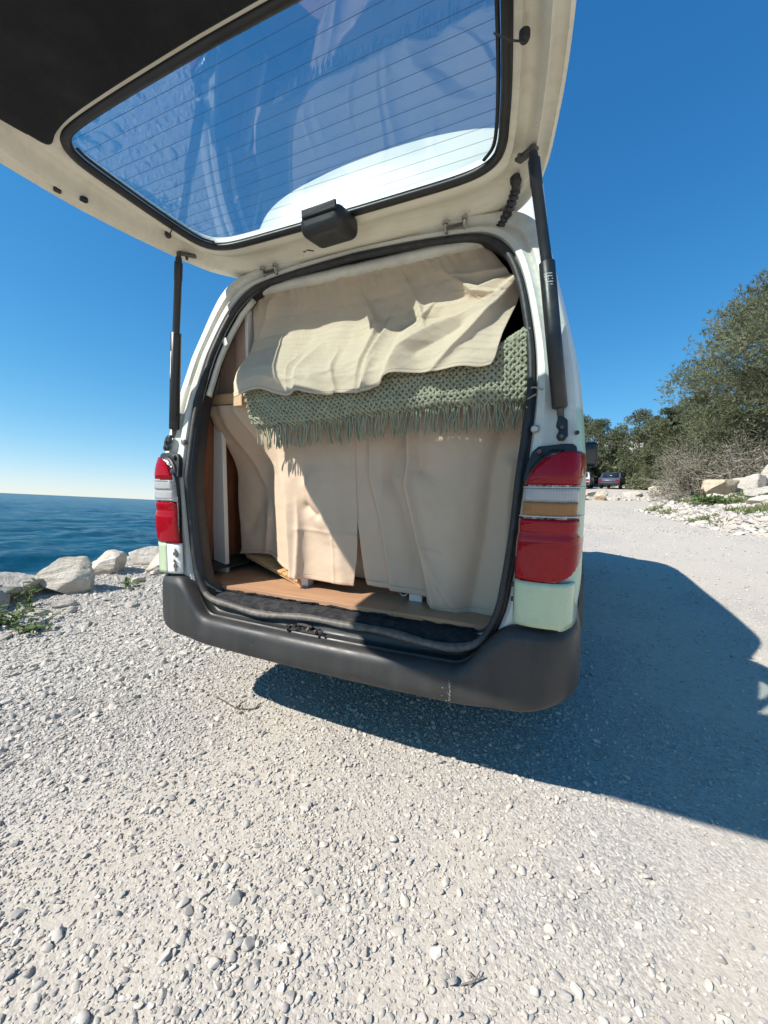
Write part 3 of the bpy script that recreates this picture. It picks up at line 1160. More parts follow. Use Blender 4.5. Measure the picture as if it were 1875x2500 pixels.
# grass and flowers on the verge (uncountable -> stuff)
def grass_patch(n, region, mat, name, label, L_, W_, seed):
    r = np.random.default_rng(seed)
    C = []
    while len(C) < n:
        x, y = r.uniform(*region[0]), r.uniform(*region[1])
        v = float(verge_d(x, y))
        if v > .12 and wob(x, y, 5., 1.1) + .35 * wob(x, y, 7., 3.) > .0 + .25 * (v < .7):
            q = r.integers(10, 26)
            dx = r.normal(0, .09, (q, 2))
            for a_, b_ in dx:
                C.append((x + a_, y + b_, 0))
    C = np.array(C[:n])
    C[:, 2] = hterr(C[:, 0], C[:, 1]) - .01
    o = foliage(name, C, L_, W_, mat, None, seed, 1.3, kind='stuff')
    return tag(o, label, 'grass')


grass_patch(26000, ((3.2, 9), (7.4, 14.5)), 'grass_blade', 'verge_grass', 'patchy green grass growing between the verge stones', .15, .011, 1)
grass_patch(700, ((5.0, 8.2), (8, 11.8)), 'flower_yellow', 'yellow_flowers', 'tiny yellow flowers dotted over the verge grass', .05, .022, 2)
scrub((7.35, 14.3), .75, .75, 40, 1600, 95, 'dark green shrub growing among the verge boulders', 'green_shrub', 'twig_grey', 'weed_leaf', None, .16, .05, .01)
scrub((4.35, 12.0), .5, .35, 26, 500, 96, 'low green tuft at the tip of the verge', 'green_tuft', 'twig_grey', 'weed_leaf', None, .12, .03, .006)
scrub((3.9, 13.4), .7, .55, 40, 60, 97, 'bare dry twigs at the tip of the verge', 'dry_twigs', 'twig_grey', 'scrub_leaf', None, .06, .02, .006)


# weeds by the cliff-edge boulders
def weed(loc, n, h, rad, seed, label, flower=None):
    r = np.random.default_rng(seed)
    x, y = loc
    z = float(hterr(x, y))
    root = thing('weed', label, 'weed', (x, y, z))
    st = MB()
    lv = MB()
    tops = []
    for k in range(n):
        a = r.uniform(0, 6.28)
        q = r.uniform(.3, 1)
        b = np.array([r.normal(0, .3) * rad, r.normal(0, .3) * rad, -.01])
        t = b + np.array([math.cos(a) * rad * q, math.sin(a) * rad * q, h * r.uniform(.5, 1)])
        m_ = (b + t) / 2 + np.array([0, 0, .1 * h])
        st.tube([b, m_, t], [.004, .003, .0015], 4)
        tops.append(t)
        for j in range(5):
            s_ = b + (m_ - b) * (j / 2) if j < 2 else m_ + (t - m_) * ((j - 2) / 2.4)
            d = r.normal(size=3)
            d[2] = abs(d[2]) * .5
            d /= np.linalg.norm(d)
            sd = np.cross(d, (0, 0, 1.))
            sd /= np.linalg.norm(sd) + 1e-6
            l = r.uniform(.035, .07)
            w = l * r.uniform(.18, .3)
            nn = np.cross(sd, d)
            pts_ = [s_, s_ + d * l * .35 + sd * w + nn * .004, s_ + d * l * .75 + sd * w * .7, s_ + d * l - nn * .012, s_ + d * l * .75 - sd * w * .7, s_ + d * l * .35 - sd * w + nn * .004]
            md = s_ + d * l * .5 - nn * .006
            lv.add(pts_ + [md], [(6, i, (i + 1) % 6) for i in range(6)])
    st.build('stems', MATS['weed_leaf'], root, smooth=0)
    lv.build('leaves', MATS['weed_leaf'], root, smooth=180)
    if flower:
        mat, cnt, size = flower
        for k in range(cnt):
            f = MB()
            c = tops[k % len(tops)] + np.array([0, 0, .015]) + r.normal(0, .012, 3) * (k >= len(tops))
            for j in range(9):
                a = j * .698
                d = np.array([math.cos(a), math.sin(a), .35])
                sd = np.array([-math.sin(a), math.cos(a), 0]) * size * .22
                f.add([c, c + d * size * .6 + sd, c + d * size, c + d * size * .6 - sd], [(0, 1, 2, 3)])
            f.build('flower', MATS[mat], root, smooth=0)
    return root


weed((-2.72, .20), 18, .14, .18, 5, 'leafy green weeds with a yellow flower below the boulders', ('flower_yellow', 1, .035))
weed((-2.46, .22), 12, .09, .15, 6, 'low green weeds right of the yellow flower', None)
weed((-2.98, .48), 6, .26, .08, 7, 'thin upright weed against the grey faceted boulder', None)
weed((-2.96, 1.84), 11, .26, .12, 8, 'weed with small white flowers on the jagged boulder', ('flower_white', 9, .014))
weed((-2.80, 1.16), 6, .09, .10, 9, 'small weed in the shade of the ridged boulder', None)

# bits of dry twig on the ground
tw = MB()
P = catmull([(-.665, .137, .006), (-.585, .116, .010), (-.514, .104, .006), (-.466, .115, .007), (-.433, .135, .008), (-.437, .168, .010)], 5)
P[:, 2] += hterr(P[:, 0], P[:, 1])
tw.tube(P, .0030, 5)
P2 = catmull([(-.514, .104, .008), (-.509, .136, .014), (-.507, .165, .012)], 4)
P2[:, 2] += hterr(P2[:, 0], P2[:, 1])
tw.tube(P2, .0022, 5)
tag(tw.build('twig', MATS['bark']), 'thin dark forked twig lying on the gravel below the bumper', 'twig')
tw = MB()
for a, b in (((.655, -.475, .006), (.70, -.44, .007)), ((.672, -.470, .007), (.69, -.435, .010)), ((.68, -.457, .006), (.665, -.445, .008))):
    q = [np.array(a), (np.array(a) + np.array(b)) / 2 + np.array([.004, 0, .003]), np.array(b)]
    for z in q:
        z[2] += float(hterr(z[0], z[1]))
    tw.tube(q, .0016, 4)
tag(tw.build('dry_stalk', MATS['twig_grey']), 'short pale broken stalk lying on the gravel in front', 'twig')


# ------------------------------------------------------------------ parked cars far up the track
def far_car(loc, rz, paint, label):
    x, y = loc
    z = float(hterr(x, y))
    root = thing('parked_car', label, 'car', (x, y, z), rz, 'cars parked far up the track')
    prof = [(-2.0, .35), (-2.05, .75), (-1.9, .95), (-1.55, 1.05), (-1.25, 1.42), (-.2, 1.5), (.45, 1.42), (1.0, 1.0), (1.9, .82), (2.05, .6), (2.0, .35)]
    rows = []
    for (w, s) in ((-.82, .9), (-.86, 1), (.86, 1), (.82, .9)):
        rows.append([(w * (1 - .16 * max(0, (b - .95)) / .5), a * (s if abs(w) < .84 else 1), .35 + (b - .35) * (.985 if abs(w) < .84 else 1)) for a, b in prof])
    m = MB().grid(np.array(rows))
    for rr in (0, 3):
        m.add(rows[rr], [tuple(range(len(prof)))])
    m.build('body', paint, root, bevel=.03)
    rw = MB().add([(-.60, -1.95 + .02, 1.03), (.60, -1.93, 1.03), (.55, -1.40, 1.36), (-.55, -1.40, 1.36)], [(0, 1, 2, 3)])
    rw.v = [(-.62, -1.615, 1.06), (.62, -1.615, 1.06), (.60, -1.31, 1.40), (-.60, -1.31, 1.40)]
    rw.build('rear_window', MATS['dark_glass'], root, solid=.012)
    for s in (-1, 1):
        MB().add([(s * .865, -1.3, 1.05), (s * .865, .55, 1.05), (s * .80, .25, 1.38), (s * .80, -1.0, 1.40)], [(0, 1, 2, 3)]).build('side_window', MATS['dark_glass'], root, solid=.012)
        MB().box((s * .68, -2.03, .78), (.26, .05, .16)).build('tail_lamp', MATS['lens_red'], root, bevel=.02)
        for yy in (-1.25, 1.3):
            MB().lathe([(-.1, .16), (-.1, .31), (.1, .31), (.1, .16)], 18, 'X', (s * .76, yy, .31)).build('wheel', MATS['tyre_rubber'], root)
    MB().box((0, -2.05, .5), (1.6, .1, .2)).build('bumper', MATS['black_plastic'], root, bevel=.04)
    return root


plain('car_blue', (.03, .04, .075), .3, .05, coat=.6)
plain('car_silver', (.42, .43, .44), .35, .05, coat=.5)
far_car((5.1, 41.0), R(-18), MATS['car_blue'], 'small dark blue car parked far up the track')
far_car((2.35, 40.0), R(-8), MATS['car_silver'], 'silver car parked left of the dark blue one')
# ------------------------------------------------------------------ the van
van = thing('campervan', 'white and mint green camper van with raised tailgate and open rear', 'van')


def Y0(z):
    return np.interp(z, [.3, 1.05, 1.27, 1.6, 1.94, 2.1], [-.01, 0, .055, .14, .26, .32])


INN = [(0, .525), (.40, .525), (.54, .533), (.605, .57), (.64, .65), (.657, .75), (.675, .90), (.688, 1.08), (.703, 1.28), (.702, 1.40), (.688, 1.52), (.655, 1.68), (.618, 1.785), (.575, 1.85), (.52, 1.895), (.44, 1.918), (.25, 1.938), (0, 1.95)]
OUT = [(0, .44), (.42, .44), (.64, .44), (.76, .47), (.835, .58), (.866, .72), (.869, .9), (.868, 1.08), (.852, 1.28), (.832, 1.42), (.803, 1.55), (.766, 1.70), (.735, 1.83), (.70, 1.915), (.63, 1.975), (.50, 2.0), (.27, 2.025), (0, 2.035)]


def full_loop(half, n):
    h = catmull(half, n)
    l = h[::-1].copy()
    l[:, 0] *= -1
    return np.concatenate([h, l[1:-1]])


inn = full_loop(INN, 6)
out = full_loop(OUT, 6)
NL = len(inn)


def yoff(z, o):
    return Y0(z) + o


# rear frame: jamb between the weatherstrip and the outer corner
prof = [(0, .062), (.10, .050), (.16, .022), (.30, .016), (.40, .026), (.47, .026), (.54, .006), (.72, .0), (.86, .008)]
corner = [(.86, .008), (.90, .016), (.95, .032), (1.0, .075)]
flange = [(-.03, .11), (-.024, .085), (-.015, .066), (0, .060)]
rings = []
for (w, o) in prof:
    P = inn + (out - inn) * w
    rings.append(np.stack([P[:, 0], yoff(P[:, 1], o) + .02 * np.abs(P[:, 0] / .87) ** 6 * (w > .5) + .05 * sstep(.60, .52, P[:, 1]) * sstep(.70, .62, np.abs(P[:, 0])), P[:, 1]], 1))
m = MB().grid(np.array(rings), True)
m.build('rear_frame', MATS['jamb_paint'], van, smooth=40)
for nm, pr_, mt_ in (('corner_skin', corner, 'two_tone_paint'), ('opening_flange', flange, 'black_plastic')):
    rings = []
    for (w, o) in pr_:
        P = inn + (out - inn) * w
        rings.append(np.stack([P[:, 0], yoff(P[:, 1], o) + .02 * np.abs(P[:, 0] / .87) ** 6 * (w > .5) + .05 * sstep(.60, .52, P[:, 1]) * sstep(.70, .62, np.abs(P[:, 0])), P[:, 1]], 1))
    MB().grid(np.array(rings), True).build(nm, MATS[mt_], van, smooth=60)


# body shell: sides, roof and front, lofted from the rear outline
def yfront(z):
    return np.interp(z, [.3, .5, 1.0, 1.12, 1.9, 2.05], [4.35, 4.55, 4.5, 4.35, 3.55, 3.35])


def wide(s):
    return np.interp(s, [0, .03, .25, .7, .85, .95, 1], [1, 1.006, 1.022, 1.022, 1.0, .94, .80])


st = [0, .015, .03, .06, .15, .25, .4, .55, .7, .8, .87, .92, .96, .985, 1]
rings = []
ys = yoff(out[:, 1], .075) + .02 * np.abs(out[:, 0] / .87) ** 6
yf = yfront(out[:, 1])
for s in st:
    rings.append(np.stack([out[:, 0] * wide(s), ys + (yf - ys) * s, out[:, 1]], 1))
m = MB().grid(np.array(rings), True)
m.add(rings[-1], [tuple(range(NL))])
m.build('body', MATS['two_tone_paint'], van, smooth=40)


def side_pt(y, z, sgn, o=.004):
    i = np.argsort(OUT_Z)
    x = np.interp(z, OUT_Z[i], OUT_X[i])
    s = (y - Y0(z)) / (yfront(z) - Y0(z))
    return (sgn * (x * wide(s) + o), y, z)


OUT_Z = np.array([p[1] for p in OUT[4:16]])
OUT_X = np.array([p[0] for p in OUT[4:16]])
for sgn in (-1, 1):
    for (y0, y1, z0, z1) in ((.95, 1.75, 1.18, 1.66), (1.85, 2.65, 1.18, 1.66), (2.8, 3.45, 1.18, 1.62)):
        G = [[side_pt(y, z, sgn) for y in np.linspace(y0, y1, 5)] for z in np.linspace(z0, z1, 5)]
        MB().grid(np.array(G)).build('side_window', MATS['dark_glass'], van, smooth=180, solid=.004)
zs = np.linspace(1.2, 1.86, 6)
G = [[(x * np.interp(z, [1.2, 1.86], [.74, .60]), yfront(z) + .006 - .03 * abs(x) ** 3, z) for x in np.linspace(-1, 1, 9)] for z in zs]
MB().grid(np.array(G)).build('windscreen', MATS['dark_glass'], van, smooth=180, solid=.004)

# high fibreglass roof
DH = catmull([(.698, 1.955), (.700, 2.06), (.695, 2.20), (.672, 2.31), (.605, 2.405), (.47, 2.462), (.24, 2.495), (0, 2.505)], 5)
dl = DH[::-1].copy()
dl[:, 0] *= -1
dome = np.concatenate([DH, dl[1:]])
rows = []
for (y, hf, wf) in [(.372, .0, .97), (.374, .10, .985), (.392, .13, .99), (.398, .32, .985), (.412, .55, .975), (.432, .74, .97), (.462, .885, .972), (.51, .965, .98), (.60, 1, .99), (.9, 1.01, 1), (2.3, 1.01, 1), (2.75, .98, .99), (3.0, .85, .97), (3.2, .6, .94), (3.38, .25, .9), (3.45, 0, .86)]:
    rows.append(np.stack([dome[:, 0] * wf, np.full(len(dome), y) + .02 * (np.abs(dome[:, 0]) / .69) ** 3 * (y < 1), 1.955 + (dome[:, 1] - 1.955) * hf], 1))
MB().grid(np.array(rows)).build('raised_roof', MATS['roof_fibreglass'], van, smooth=50)
# rain gutter and black joint under the raised roof
for sgn in (-1, 1):
    MB().tube([(sgn * .70, .40, 1.945), (sgn * .715, 1.0, 1.95), (sgn * .715, 2.6, 1.95), (sgn * .66, 3.4, 1.945)], .011, 6).build('roof_joint', MATS['black_plastic'], van)

# interior lining (brown ply), ceiling and bulkhead
m = MB()
for sgn in (-1, 1):
    m.add([(sgn * .848, .16, .56), (sgn * .848, 2.2, .56), (sgn * .80, 2.2, 1.42), (sgn * .80, .22, 1.42)], [(0, 1, 2, 3)])
m.build('lower_lining', MATS['brown_ply'], van, smooth=0, solid=.008)
m = MB()
for sgn in (-1, 1):
    m.add([(sgn * .80, .37, 1.425), (sgn * .80, 2.2, 1.425), (sgn * .64, 2.2, 1.90), (sgn * .64, .37, 1.90)], [(0, 1, 2, 3)])
m.build('upper_lining', MATS['dark_interior'], van, smooth=0, solid=.008)
MB().box((0, 2.22, 1.2), (1.66, .03, 1.5)).build('bulkhead', MATS['dark_interior'], van)
MB().box((0, 1.3, 1.925), (1.26, 1.8, .012)).build('ceiling', MATS['dark_interior'], van)

# wooden floor: laminate boards
fl = bpy.data.objects.new('floor', None)
col.objects.link(fl)
fl.parent = van
bw = .19
yy = .112
k = 0
while yy < 2.1:
    x0 = -.80
    cut = [-.80, -.80 + (.55 if k % 2 else 1.05), .80]
    for a, b in zip(cut[:-1], cut[1:]):
        MB().box(((a + b) / 2, yy + bw / 2, .555), (b - a - .0015, bw - .0015, .018)).build('floorboard', MATS['laminate_floor'], fl, bevel=.0008, seg=1)
    yy += bw
    k += 1
MB().add([(-.80, .118, .5455), (.80, .118, .5455), (.80, 2.1, .5455), (-.80, 2.1, .5455)], [(0, 1, 2, 3)]).build('underlay', MATS['dark_interior'], fl, solid=.001)
# splintered front edge of the floor
m = MB()
r_ = np.random.default_rng(2)
for k in range(40):
    x = r_.uniform(-.62, .6)
    m.box((x, .110 + r_.uniform(-.003, .002), .548 + r_.uniform(-.003, .003)), (r_.uniform(.02, .09), .005, r_.uniform(.002, .004)), (0, r_.normal(0, .05), r_.normal(0, .06)))
m.build('frayed_edge', MATS['dark_carpet'], fl)
# sill carpet between the floor and the weatherstrip
G = []
for v, (y, z) in enumerate([(.125, .5455), (.105, .541), (.07, .536), (.045, .527), (.035, .505)]):
    G.append([(x, y + .004 * wob(x * 9, v, 0, 2), z + .004 * wob(x * 12, v * 3., 1, 2)) for x in np.linspace(-.64, .64, 60)])
MB().grid(np.array(G)).build('sill_carpet', MATS['dark_carpet'], van, smooth=180)

# white header above the curtain rail and the inner pillar trims
P = [(x, .352 - .05 * abs(x) ** 2, 1.927 - .06 * max(0, abs(x) - .40) ** 1.2 + .003 * wob(x * 8, 1., 0, 3)) for x in np.linspace(-.60, .58, 40)]
MB().tube(P, .029, 10, flat=.85).build('header_trim', MATS['jamb_paint'], van, smooth=180)
P = [(-.675 + .0 * t, .30 - .20 * t, 1.80 - .62 * t) for t in np.linspace(0, 1, 8)]
P = [(-np.interp(z, [1.42, 1.55, 1.7, 1.80, 1.87], [.690, .668, .632, .592, .540]), float(Y0(z)) + .075, z) for z in np.linspace(1.87, 1.42, 14)]
MB().tube(P, .018, 8, flat=.7).build('pillar_trim', MATS['jamb_paint'], van, smooth=180)
MB().box((-.630, float(Y0(1.66)) + .055, 1.665), (.026, .006, .034), (0, R(-22), 0)).build('clip', MATS['white_paint'], van, bevel=.002)
# black plastic cover on the lower left jamb
G = []
for z in np.linspace(.56, 1.44, 26):
    xi = np.interp(z, [.56, .75, 1.0, 1.2, 1.44], [.625, .655, .68, .695, .715])
    G.append([(-(xi + dx), float(Y0(z)) + dy, z) for dx, dy in ((-.018, .05), (-.012, .032), (.012, .026), (.03, .036), (.052, .11), (.05, .16))])
MB().grid(np.array(G)).build('jamb_cover', MATS['black_plastic'], van, smooth=180)

# weatherstrip round the opening
r_ = np.random.default_rng(3)
P, rad = [], []
loopN = full_loop(INN, 10)
for (x, z) in loopN:
    low = float(sstep(.60, .53, z))
    y = float(Y0(z)) + .036 - .012 * low + .006 * low * math.sin(x * 9 + 1)
    zz = z + low * (.006 * math.sin(x * 7.5 + .6) - .004 * math.sin(x * 17)) - low * .006
    P.append((x, y, zz))
    rad.append(.0138 + .0015 * low + .0015 * math.sin(x * 31 + z * 20) * low + (.002 if (x < -.6 and z < 1.5) else 0))
MB().tube(P, rad, 10, True, flat=.85).build('weatherstrip', MATS['worn_rubber'], van, smooth=180)
P2 = [(x * 1.018, y + .012, z + (.006 if z > 1.2 else -.006)) for (x, y, z) in P]
MB().tube(P2, .010, 8, True).build('weatherstrip_lip', MATS['window_rubber'], van, smooth=180)

# ------------------------------------------------------------------ rear bumper
CEN = [(-.104, .514), (-.094, .500), (-.088, .486), (-.080, .478), (-.060, .476), (-.050, .480), (-.044, .474), (-.028, .471), (-.014, .464), (-.004, .449), (0, .430), (.003, .395), (-.002, .372), (-.016, .357), (-.06, .352), (-.09, .375)]
COR = [(-.165, .600), (-.130, .606), (-.110, .610), (-.100, .612), (-.080, .616), (-.070, .619), (-.055, .622), (-.036, .624), (-.020, .619), (-.007, .603), (-.001, .580), (.002, .49), (.001, .40), (-.016, .368), (-.06, .358), (-.09, .375)]
CENs = catmull(CEN, 3)
CORs = catmull(COR, 3)
half = []
for x in np.linspace(0, .72, 40):
    half.append((x, -.068 + .030 * (x / .75) ** 2.2))
c0 = (.720, .170)
for a in np.linspace(-90, 0, 31)[1:]:
    ca, sa = math.cos(R(a)), math.sin(R(a))
    half.append((c0[0] + .160 * abs(ca) ** .85, c0[1] - .208 * abs(sa) ** .85))
for y in np.linspace(.2, .62, 8):
    half.append((.880 - .004 * (y - .1), y))
half = np.array(half)
path = np.concatenate([half[::-1] * [-1, 1], half[1:]])
rows = []
for i, (x, y) in enumerate(path):
    a = path[max(i - 1, 0)]
    b = path[min(i + 1, len(path) - 1)]
    t = (b - a) / np.linalg.norm(b - a)
    nrm = np.array([t[1], -t[0]])
    ax = abs(x)
    w = float(sstep(.52, .70, ax))
    row = []
    for (d1, z1), (d2, z2) in zip(CENs, CORs):
        d = d1 + (d2 - d1) * w
        z = z1 + (z2 - z1) * w
        # lower edge sweeps up round the corner
        if z < .5:
            z += .035 * float(sstep(.70, .88, ax)) * (.5 - z) / .13
        row.append((x + nrm[0] * d, y + nrm[1] * d, z))
    rows.append(row)
MB().grid(np.array(rows)).build('rear_bumper', MATS['bumper_plastic'], van, smooth=60)
# scratches scraped through the plastic on the right half
m = MB()
r_ = np.random.default_rng(14)
for k in range(26):
    x = .515 + r_.normal(0, .003) - .016 * (k % 5 == 0) * r_.uniform(0, 2)
    z = .372 + .068 * k / 26
    yb = -.068 + .030 * (x / .75) ** 2.2 - .0042
    m.box((x, yb, z), (r_.uniform(.0005, .0018), .0010, r_.uniform(.001, .003)))
m.build('scratches', MATS['lens_rim'], van, smooth=0)
# torn latch recess in the middle of the bumper step
lt = bpy.data.objects.new('latch_striker', None)
col.objects.link(lt)
lt.parent = van
MB().box((-.055, .004, .4835), (.115, .05, .010)).build('recess', MATS['dark_interior'], lt, bevel=.004)
MB().tube([(-.085, .014, .487), (-.085, -.006, .502), (-.055, -.010, .506), (-.028, -.004, .500), (-.03, .014, .488)], .0055, 8).build('striker_loop', MATS['dark_steel'], lt)
m = MB()
r_ = np.random.default_rng(9)
for k in range(22):
    m.box((-.12 + .16 * k / 22 + r_.normal(0, .006), -.012 + r_.normal(0, .008), .486 + r_.uniform(0, .008)), (r_.uniform(.008, .022), r_.uniform(.004, .012), r_.uniform(.003, .012)), tuple(r_.normal(0, .6, 3)))
m.build('torn_plastic', MATS['black_plastic'], lt, bevel=.001)
for x in (-.11, .115):
    MB().lathe([(0, .0), (0, .009), (.004, .008), (.005, 0)], 10, 'Z', (x * 5.1, -.0 + .03, .482)).build('bolt', MATS['black_metal'], van)
# under-tray so no light leaks below the floor
MB().box((0, 1.4, .40), (1.5, 2.5, .06)).build('underbody', MATS['dark_interior'], van)


# ------------------------------------------------------------------ tail lamps and corner panels
PLAN = catmull([(.688, .004), (.70, -.010), (.735, -.020), (.785, -.020), (.816, -.010), (.837, .016), (.847, .055), (.854, .10), (.858, .135)], 5)


def shell(name, zs, xin, xend, mat, parent, sgn, proud=0.0, depth=.03, ncol=26, bulge=None):
    rows = []
    sl_ = np.concatenate([[0], np.cumsum(np.linalg.norm(np.diff(PLAN, axis=0), axis=1))])
    for z in zs:
        s0 = np.interp(np.interp(z, xin[0], xin[1]), PLAN[:, 0], sl_)
        s1 = np.interp(z, xend[0], xend[1]) * sl_[-1]
        s = np.linspace(s0, s1, ncol)
        x = np.interp(s, sl_, PLAN[:, 0])
        y = np.interp(s, sl_, PLAN[:, 1])
        tx = np.gradient(x)
        ty = np.gradient(y)
        nl = np.hypot(tx, ty) + 1e-9
        p = proud + (bulge(z) if bulge else 0)
        edge = np.minimum(np.arange(ncol), np.arange(ncol)[::-1])
        p = p - .004 * (edge == 0)
        zt = max(0, z - 1.06) * .25
        rows.append(np.stack([sgn * (x + ty / nl * p), y - tx / nl * p + zt, np.full(ncol, z)], 1))
    return MB().grid(np.array(rows)).build(name, mat, parent, smooth=50, solid=.004)


def tail_lamp(sgn, label):
    root = bpy.data.objects.new('tail_lamp', None)
    col.objects.link(root)
    root.parent = van
    root['label'] = label
    zz = [.755, .768, .952, 1.04, 1.082, 1.115, 1.135, 1.15]
    xi = [.70, .694, .70, .709, .727, .755, .80, .86]
    ze = [.762, .772, .785, .80, .82, .845, .88, 1.2]
    xe = [.34, .43, .53, .61, .70, .81, 1.0, 1.0]
    shell('housing', np.linspace(.760, 1.142, 24), ([.7, .95, 1.04, 1.09, 1.12, 1.145], [.688, .692, .700, .716, .742, .785]), ([.755, .77, .80, .83, .87, 1.2], [.38, .50, .67, .82, 1, 1]), MATS['black_plastic'], root, sgn, -.016)
    shell('reflector', np.linspace(.775, 1.13, 22), ([.7, .95, 1.04, 1.09, 1.12, 1.145], [.700, .704, .713, .732, .760, .805]), (ze, xe), MATS['lamp_reflector'], root, sgn, -.010)
    for zb, xb in ((.86, .765), (.975, .745), (1.018, .755), (1.085, .785)):
        MB().lathe([(-.004, 0), (-.008, .007), (-.002, .012), (.008, .012), (.010, .006)], 14, 'Y', (sgn * xb, .004, zb)).build('bulb', MATS['lens_rim'], root)
    shell('lower_red_lens', np.linspace(.770, .947, 18), (zz, xi), (ze, xe), MATS['lens_red'], root, sgn, .008, bulge=lambda z: .006 * math.sin((z - .77) / .177 * 3.14) - .005 * math.exp(-((z - .908) / .014) ** 2))
    shell('clear_lens', np.linspace(.953, 1.038, 8), (zz, xi), (ze, xe), MATS['lens_clear'], root, sgn, .007)
    shell('indicator_lens', np.linspace(.958, .995, 5), ([.9, 1.1], [.707, .711]), ([.9, 1.1], [.60, .60]), MATS['lens_amber' if sgn > 0 else 'lens_clear'], root, sgn, .0115)
    shell('reversing_lens', np.linspace(1.000, 1.033, 5), ([.9, 1.1], [.711, .715]), ([.9, 1.1], [.60, .60]), MATS['lens_clear'], root, sgn, .0115)
    for z in (.9545, 1.0365):
        shell('lens_ridge', [z - .0016, z + .0016], (zz, xi), (ze, [.98] * 8 if z != .9975 else [.62] * 8), MATS['lens_rim'], root, sgn, .0135)
    shell('upper_red_lens', np.linspace(1.043, 1.136, 14), (zz, xi), (ze, xe), MATS['lens_red'], root, sgn, .008, bulge=lambda z: .004 * math.sin((z - 1.04) / .10 * 3.14))
    o = .012
    m = MB().prism([(sgn * x, float(Y0(z)) + .0, z) for x, z in ((.702, 1.05), (.712, 1.11), (.722, 1.137), (.738, 1.152), (.80, 1.158), (.828, 1.158), (.838, 1.150), (.842, 1.12), (.80, 1.06))], (0, .022, 0))
    m.build('mounting_plate', MATS['black_plastic'], root, bevel=.003)
    m = MB().lathe([(-.012, 0), (-.012, .006), (-.009, .009), (.004, .009)], 12, 'Y', (sgn * .742, float(Y0(1.137)) - .001, 1.137))
    m.build('screw', MATS['dark_steel'], root)
    return root


tail_lamp(1, 'red tail lamp with clear and amber band on the right rear corner')
tail_lamp(-1, 'sunlit red and clear tail lamp on the left rear corner')
pz = np.linspace(.634, .766, 10)
shell('corner_panel', pz, ([.5, .9], [.690, .690]), ([.5, .9], [1, 1]), MATS['mint_paint'], van, 1, .006)
shell('corner_panel', pz, ([.5, .9], [.752, .752]), ([.5, .9], [1, 1]), MATS['mint_paint'], van, -1, .006)
shell('bare_corner', pz, ([.5, .9], [.690, .690]), ([.5, .9], [.335, .335]), MATS['white_paint'], van, -1, .003)
# scorched dirt marks on the bare corner: flat stains on the metal
t = NT('scuffed_stain')
t.end(t.bsdf(t.ramp(t.noise(40, 5), [(.35, (.02, .02, .02)), (.7, (.16, .14, .11))]), .7))
m = MB()
for (cx, cz, sx, sz) in ((-.708, .725, .013, .017), (-.716, .690, .012, .006), (-.712, .664, .011, .017)):
    ang = np.linspace(0, 6.28, 15)[:-1]
    q = [(cx + .35 * sz * math.cos(a) + sx * math.cos(a) * (.5 + .5 * math.sin(3 * a + cx * 900)), -.0225, cz + sz * math.sin(a) * (1 + .35 * math.cos(4 * a + cz * 700))) for a in ang]
    m.add(q, [tuple(range(14))])
m.build('stain', MATS['scuffed_stain'], van, smooth=0, solid=.001)

# bits on the right jamb: buffer, bolt, holes
for sgn in (1, -1):
    MB().lathe([(-.006, 0), (-.006, .008), (-.002, .012), (.012, .012)], 14, 'Y', (sgn * .725, float(Y0(1.205)) + .012, 1.205)).build('buffer', MATS['zinc_steel'], van)
MB().lathe([(-.004, 0), (-.004, .006), (.01, .006)], 10, 'Y', (.838, float(Y0(1.19)) + .010, 1.19)).build('plug', MATS['black_plastic'], van)
for z in (.70, .745):
    MB().box((.684, .008, z), (.010, .014, .012)).build('panel_clip', MATS['black_plastic'], van, bevel=.002)


# ------------------------------------------------------------------ wheels
def wheel(x, y, side):
    w = bpy.data.objects.new('wheel', None)
    col.objects.link(w)
    w.parent = van
    w.location = (x, y, .325)
    pr = [(-.085, .20), (-.092, .24), (-.09, .285), (-.078, .312), (-.06, .3235), (.06, .3235), (.078, .312), (.09, .285), (.092, .24), (.085, .20)]
    MB().lathe(pr, 48, 'X').build('tyre', MATS['tyre_rubber'], w, smooth=40)
    m = MB()
    for k in range(64):
        a = 2 * math.pi * k / 64
        for xx in (-.055, -.02, .02, .055):
            m.box((xx, .324 * math.cos(a), .324 * math.sin(a)), (.028, .020, .008), Matrix.Rotation(a - math.pi / 2, 3, 'X'))
    m.build('tread', MATS['tyre_rubber'], w, smooth=0)
    MB().lathe([(.02 * side, 0), (.03 * side, .05), (.015 * side, .09), (.04 * side, .15), (.07 * side, .19), (.085 * side, .205), (.0, .205)], 32, 'X').build('rim', MATS['wheel_steel'], w)
    return w


for x in (-1, 1):
    wheel(x * .765, .90, x)
    wheel(x * .765, 3.55, x)
    for yy in (.90, 3.55):
        P = [(x * .868, yy + .40 * math.cos(a), .33 + .40 * math.sin(a)) for a in np.linspace(R(20), R(160), 22)]
        MB().tube(P, .028, 6, flat=1.3).build('wheel_arch', MATS['black_plastic'], van)

# door mirror
for sgn in (1, -1):
    mr = bpy.data.objects.new('door_mirror', None)
    col.objects.link(mr)
    mr.parent = van
    b = MB().box((sgn * 1.03, 3.40, 1.29), (.17, .09, .25)).build('mirror_housing', MATS['black_plastic'], mr, bevel=.035, seg=4)
    MB().box((sgn * 1.03, 3.352, 1.29), (.125, .006, .19)).build('mirror_glass', MATS['dark_glass'], mr, bevel=.02, seg=3)
    MB().tube([(sgn * .87, 3.46, 1.20), (sgn * .93, 3.44, 1.20), (sgn * .97, 3.42, 1.23)], .018, 8).build('mirror_arm', MATS['black_plastic'], mr)
P = [(1.0, 3.36, 1.165), (1.06, 3.36, 1.158), (1.10, 3.36, 1.19)]
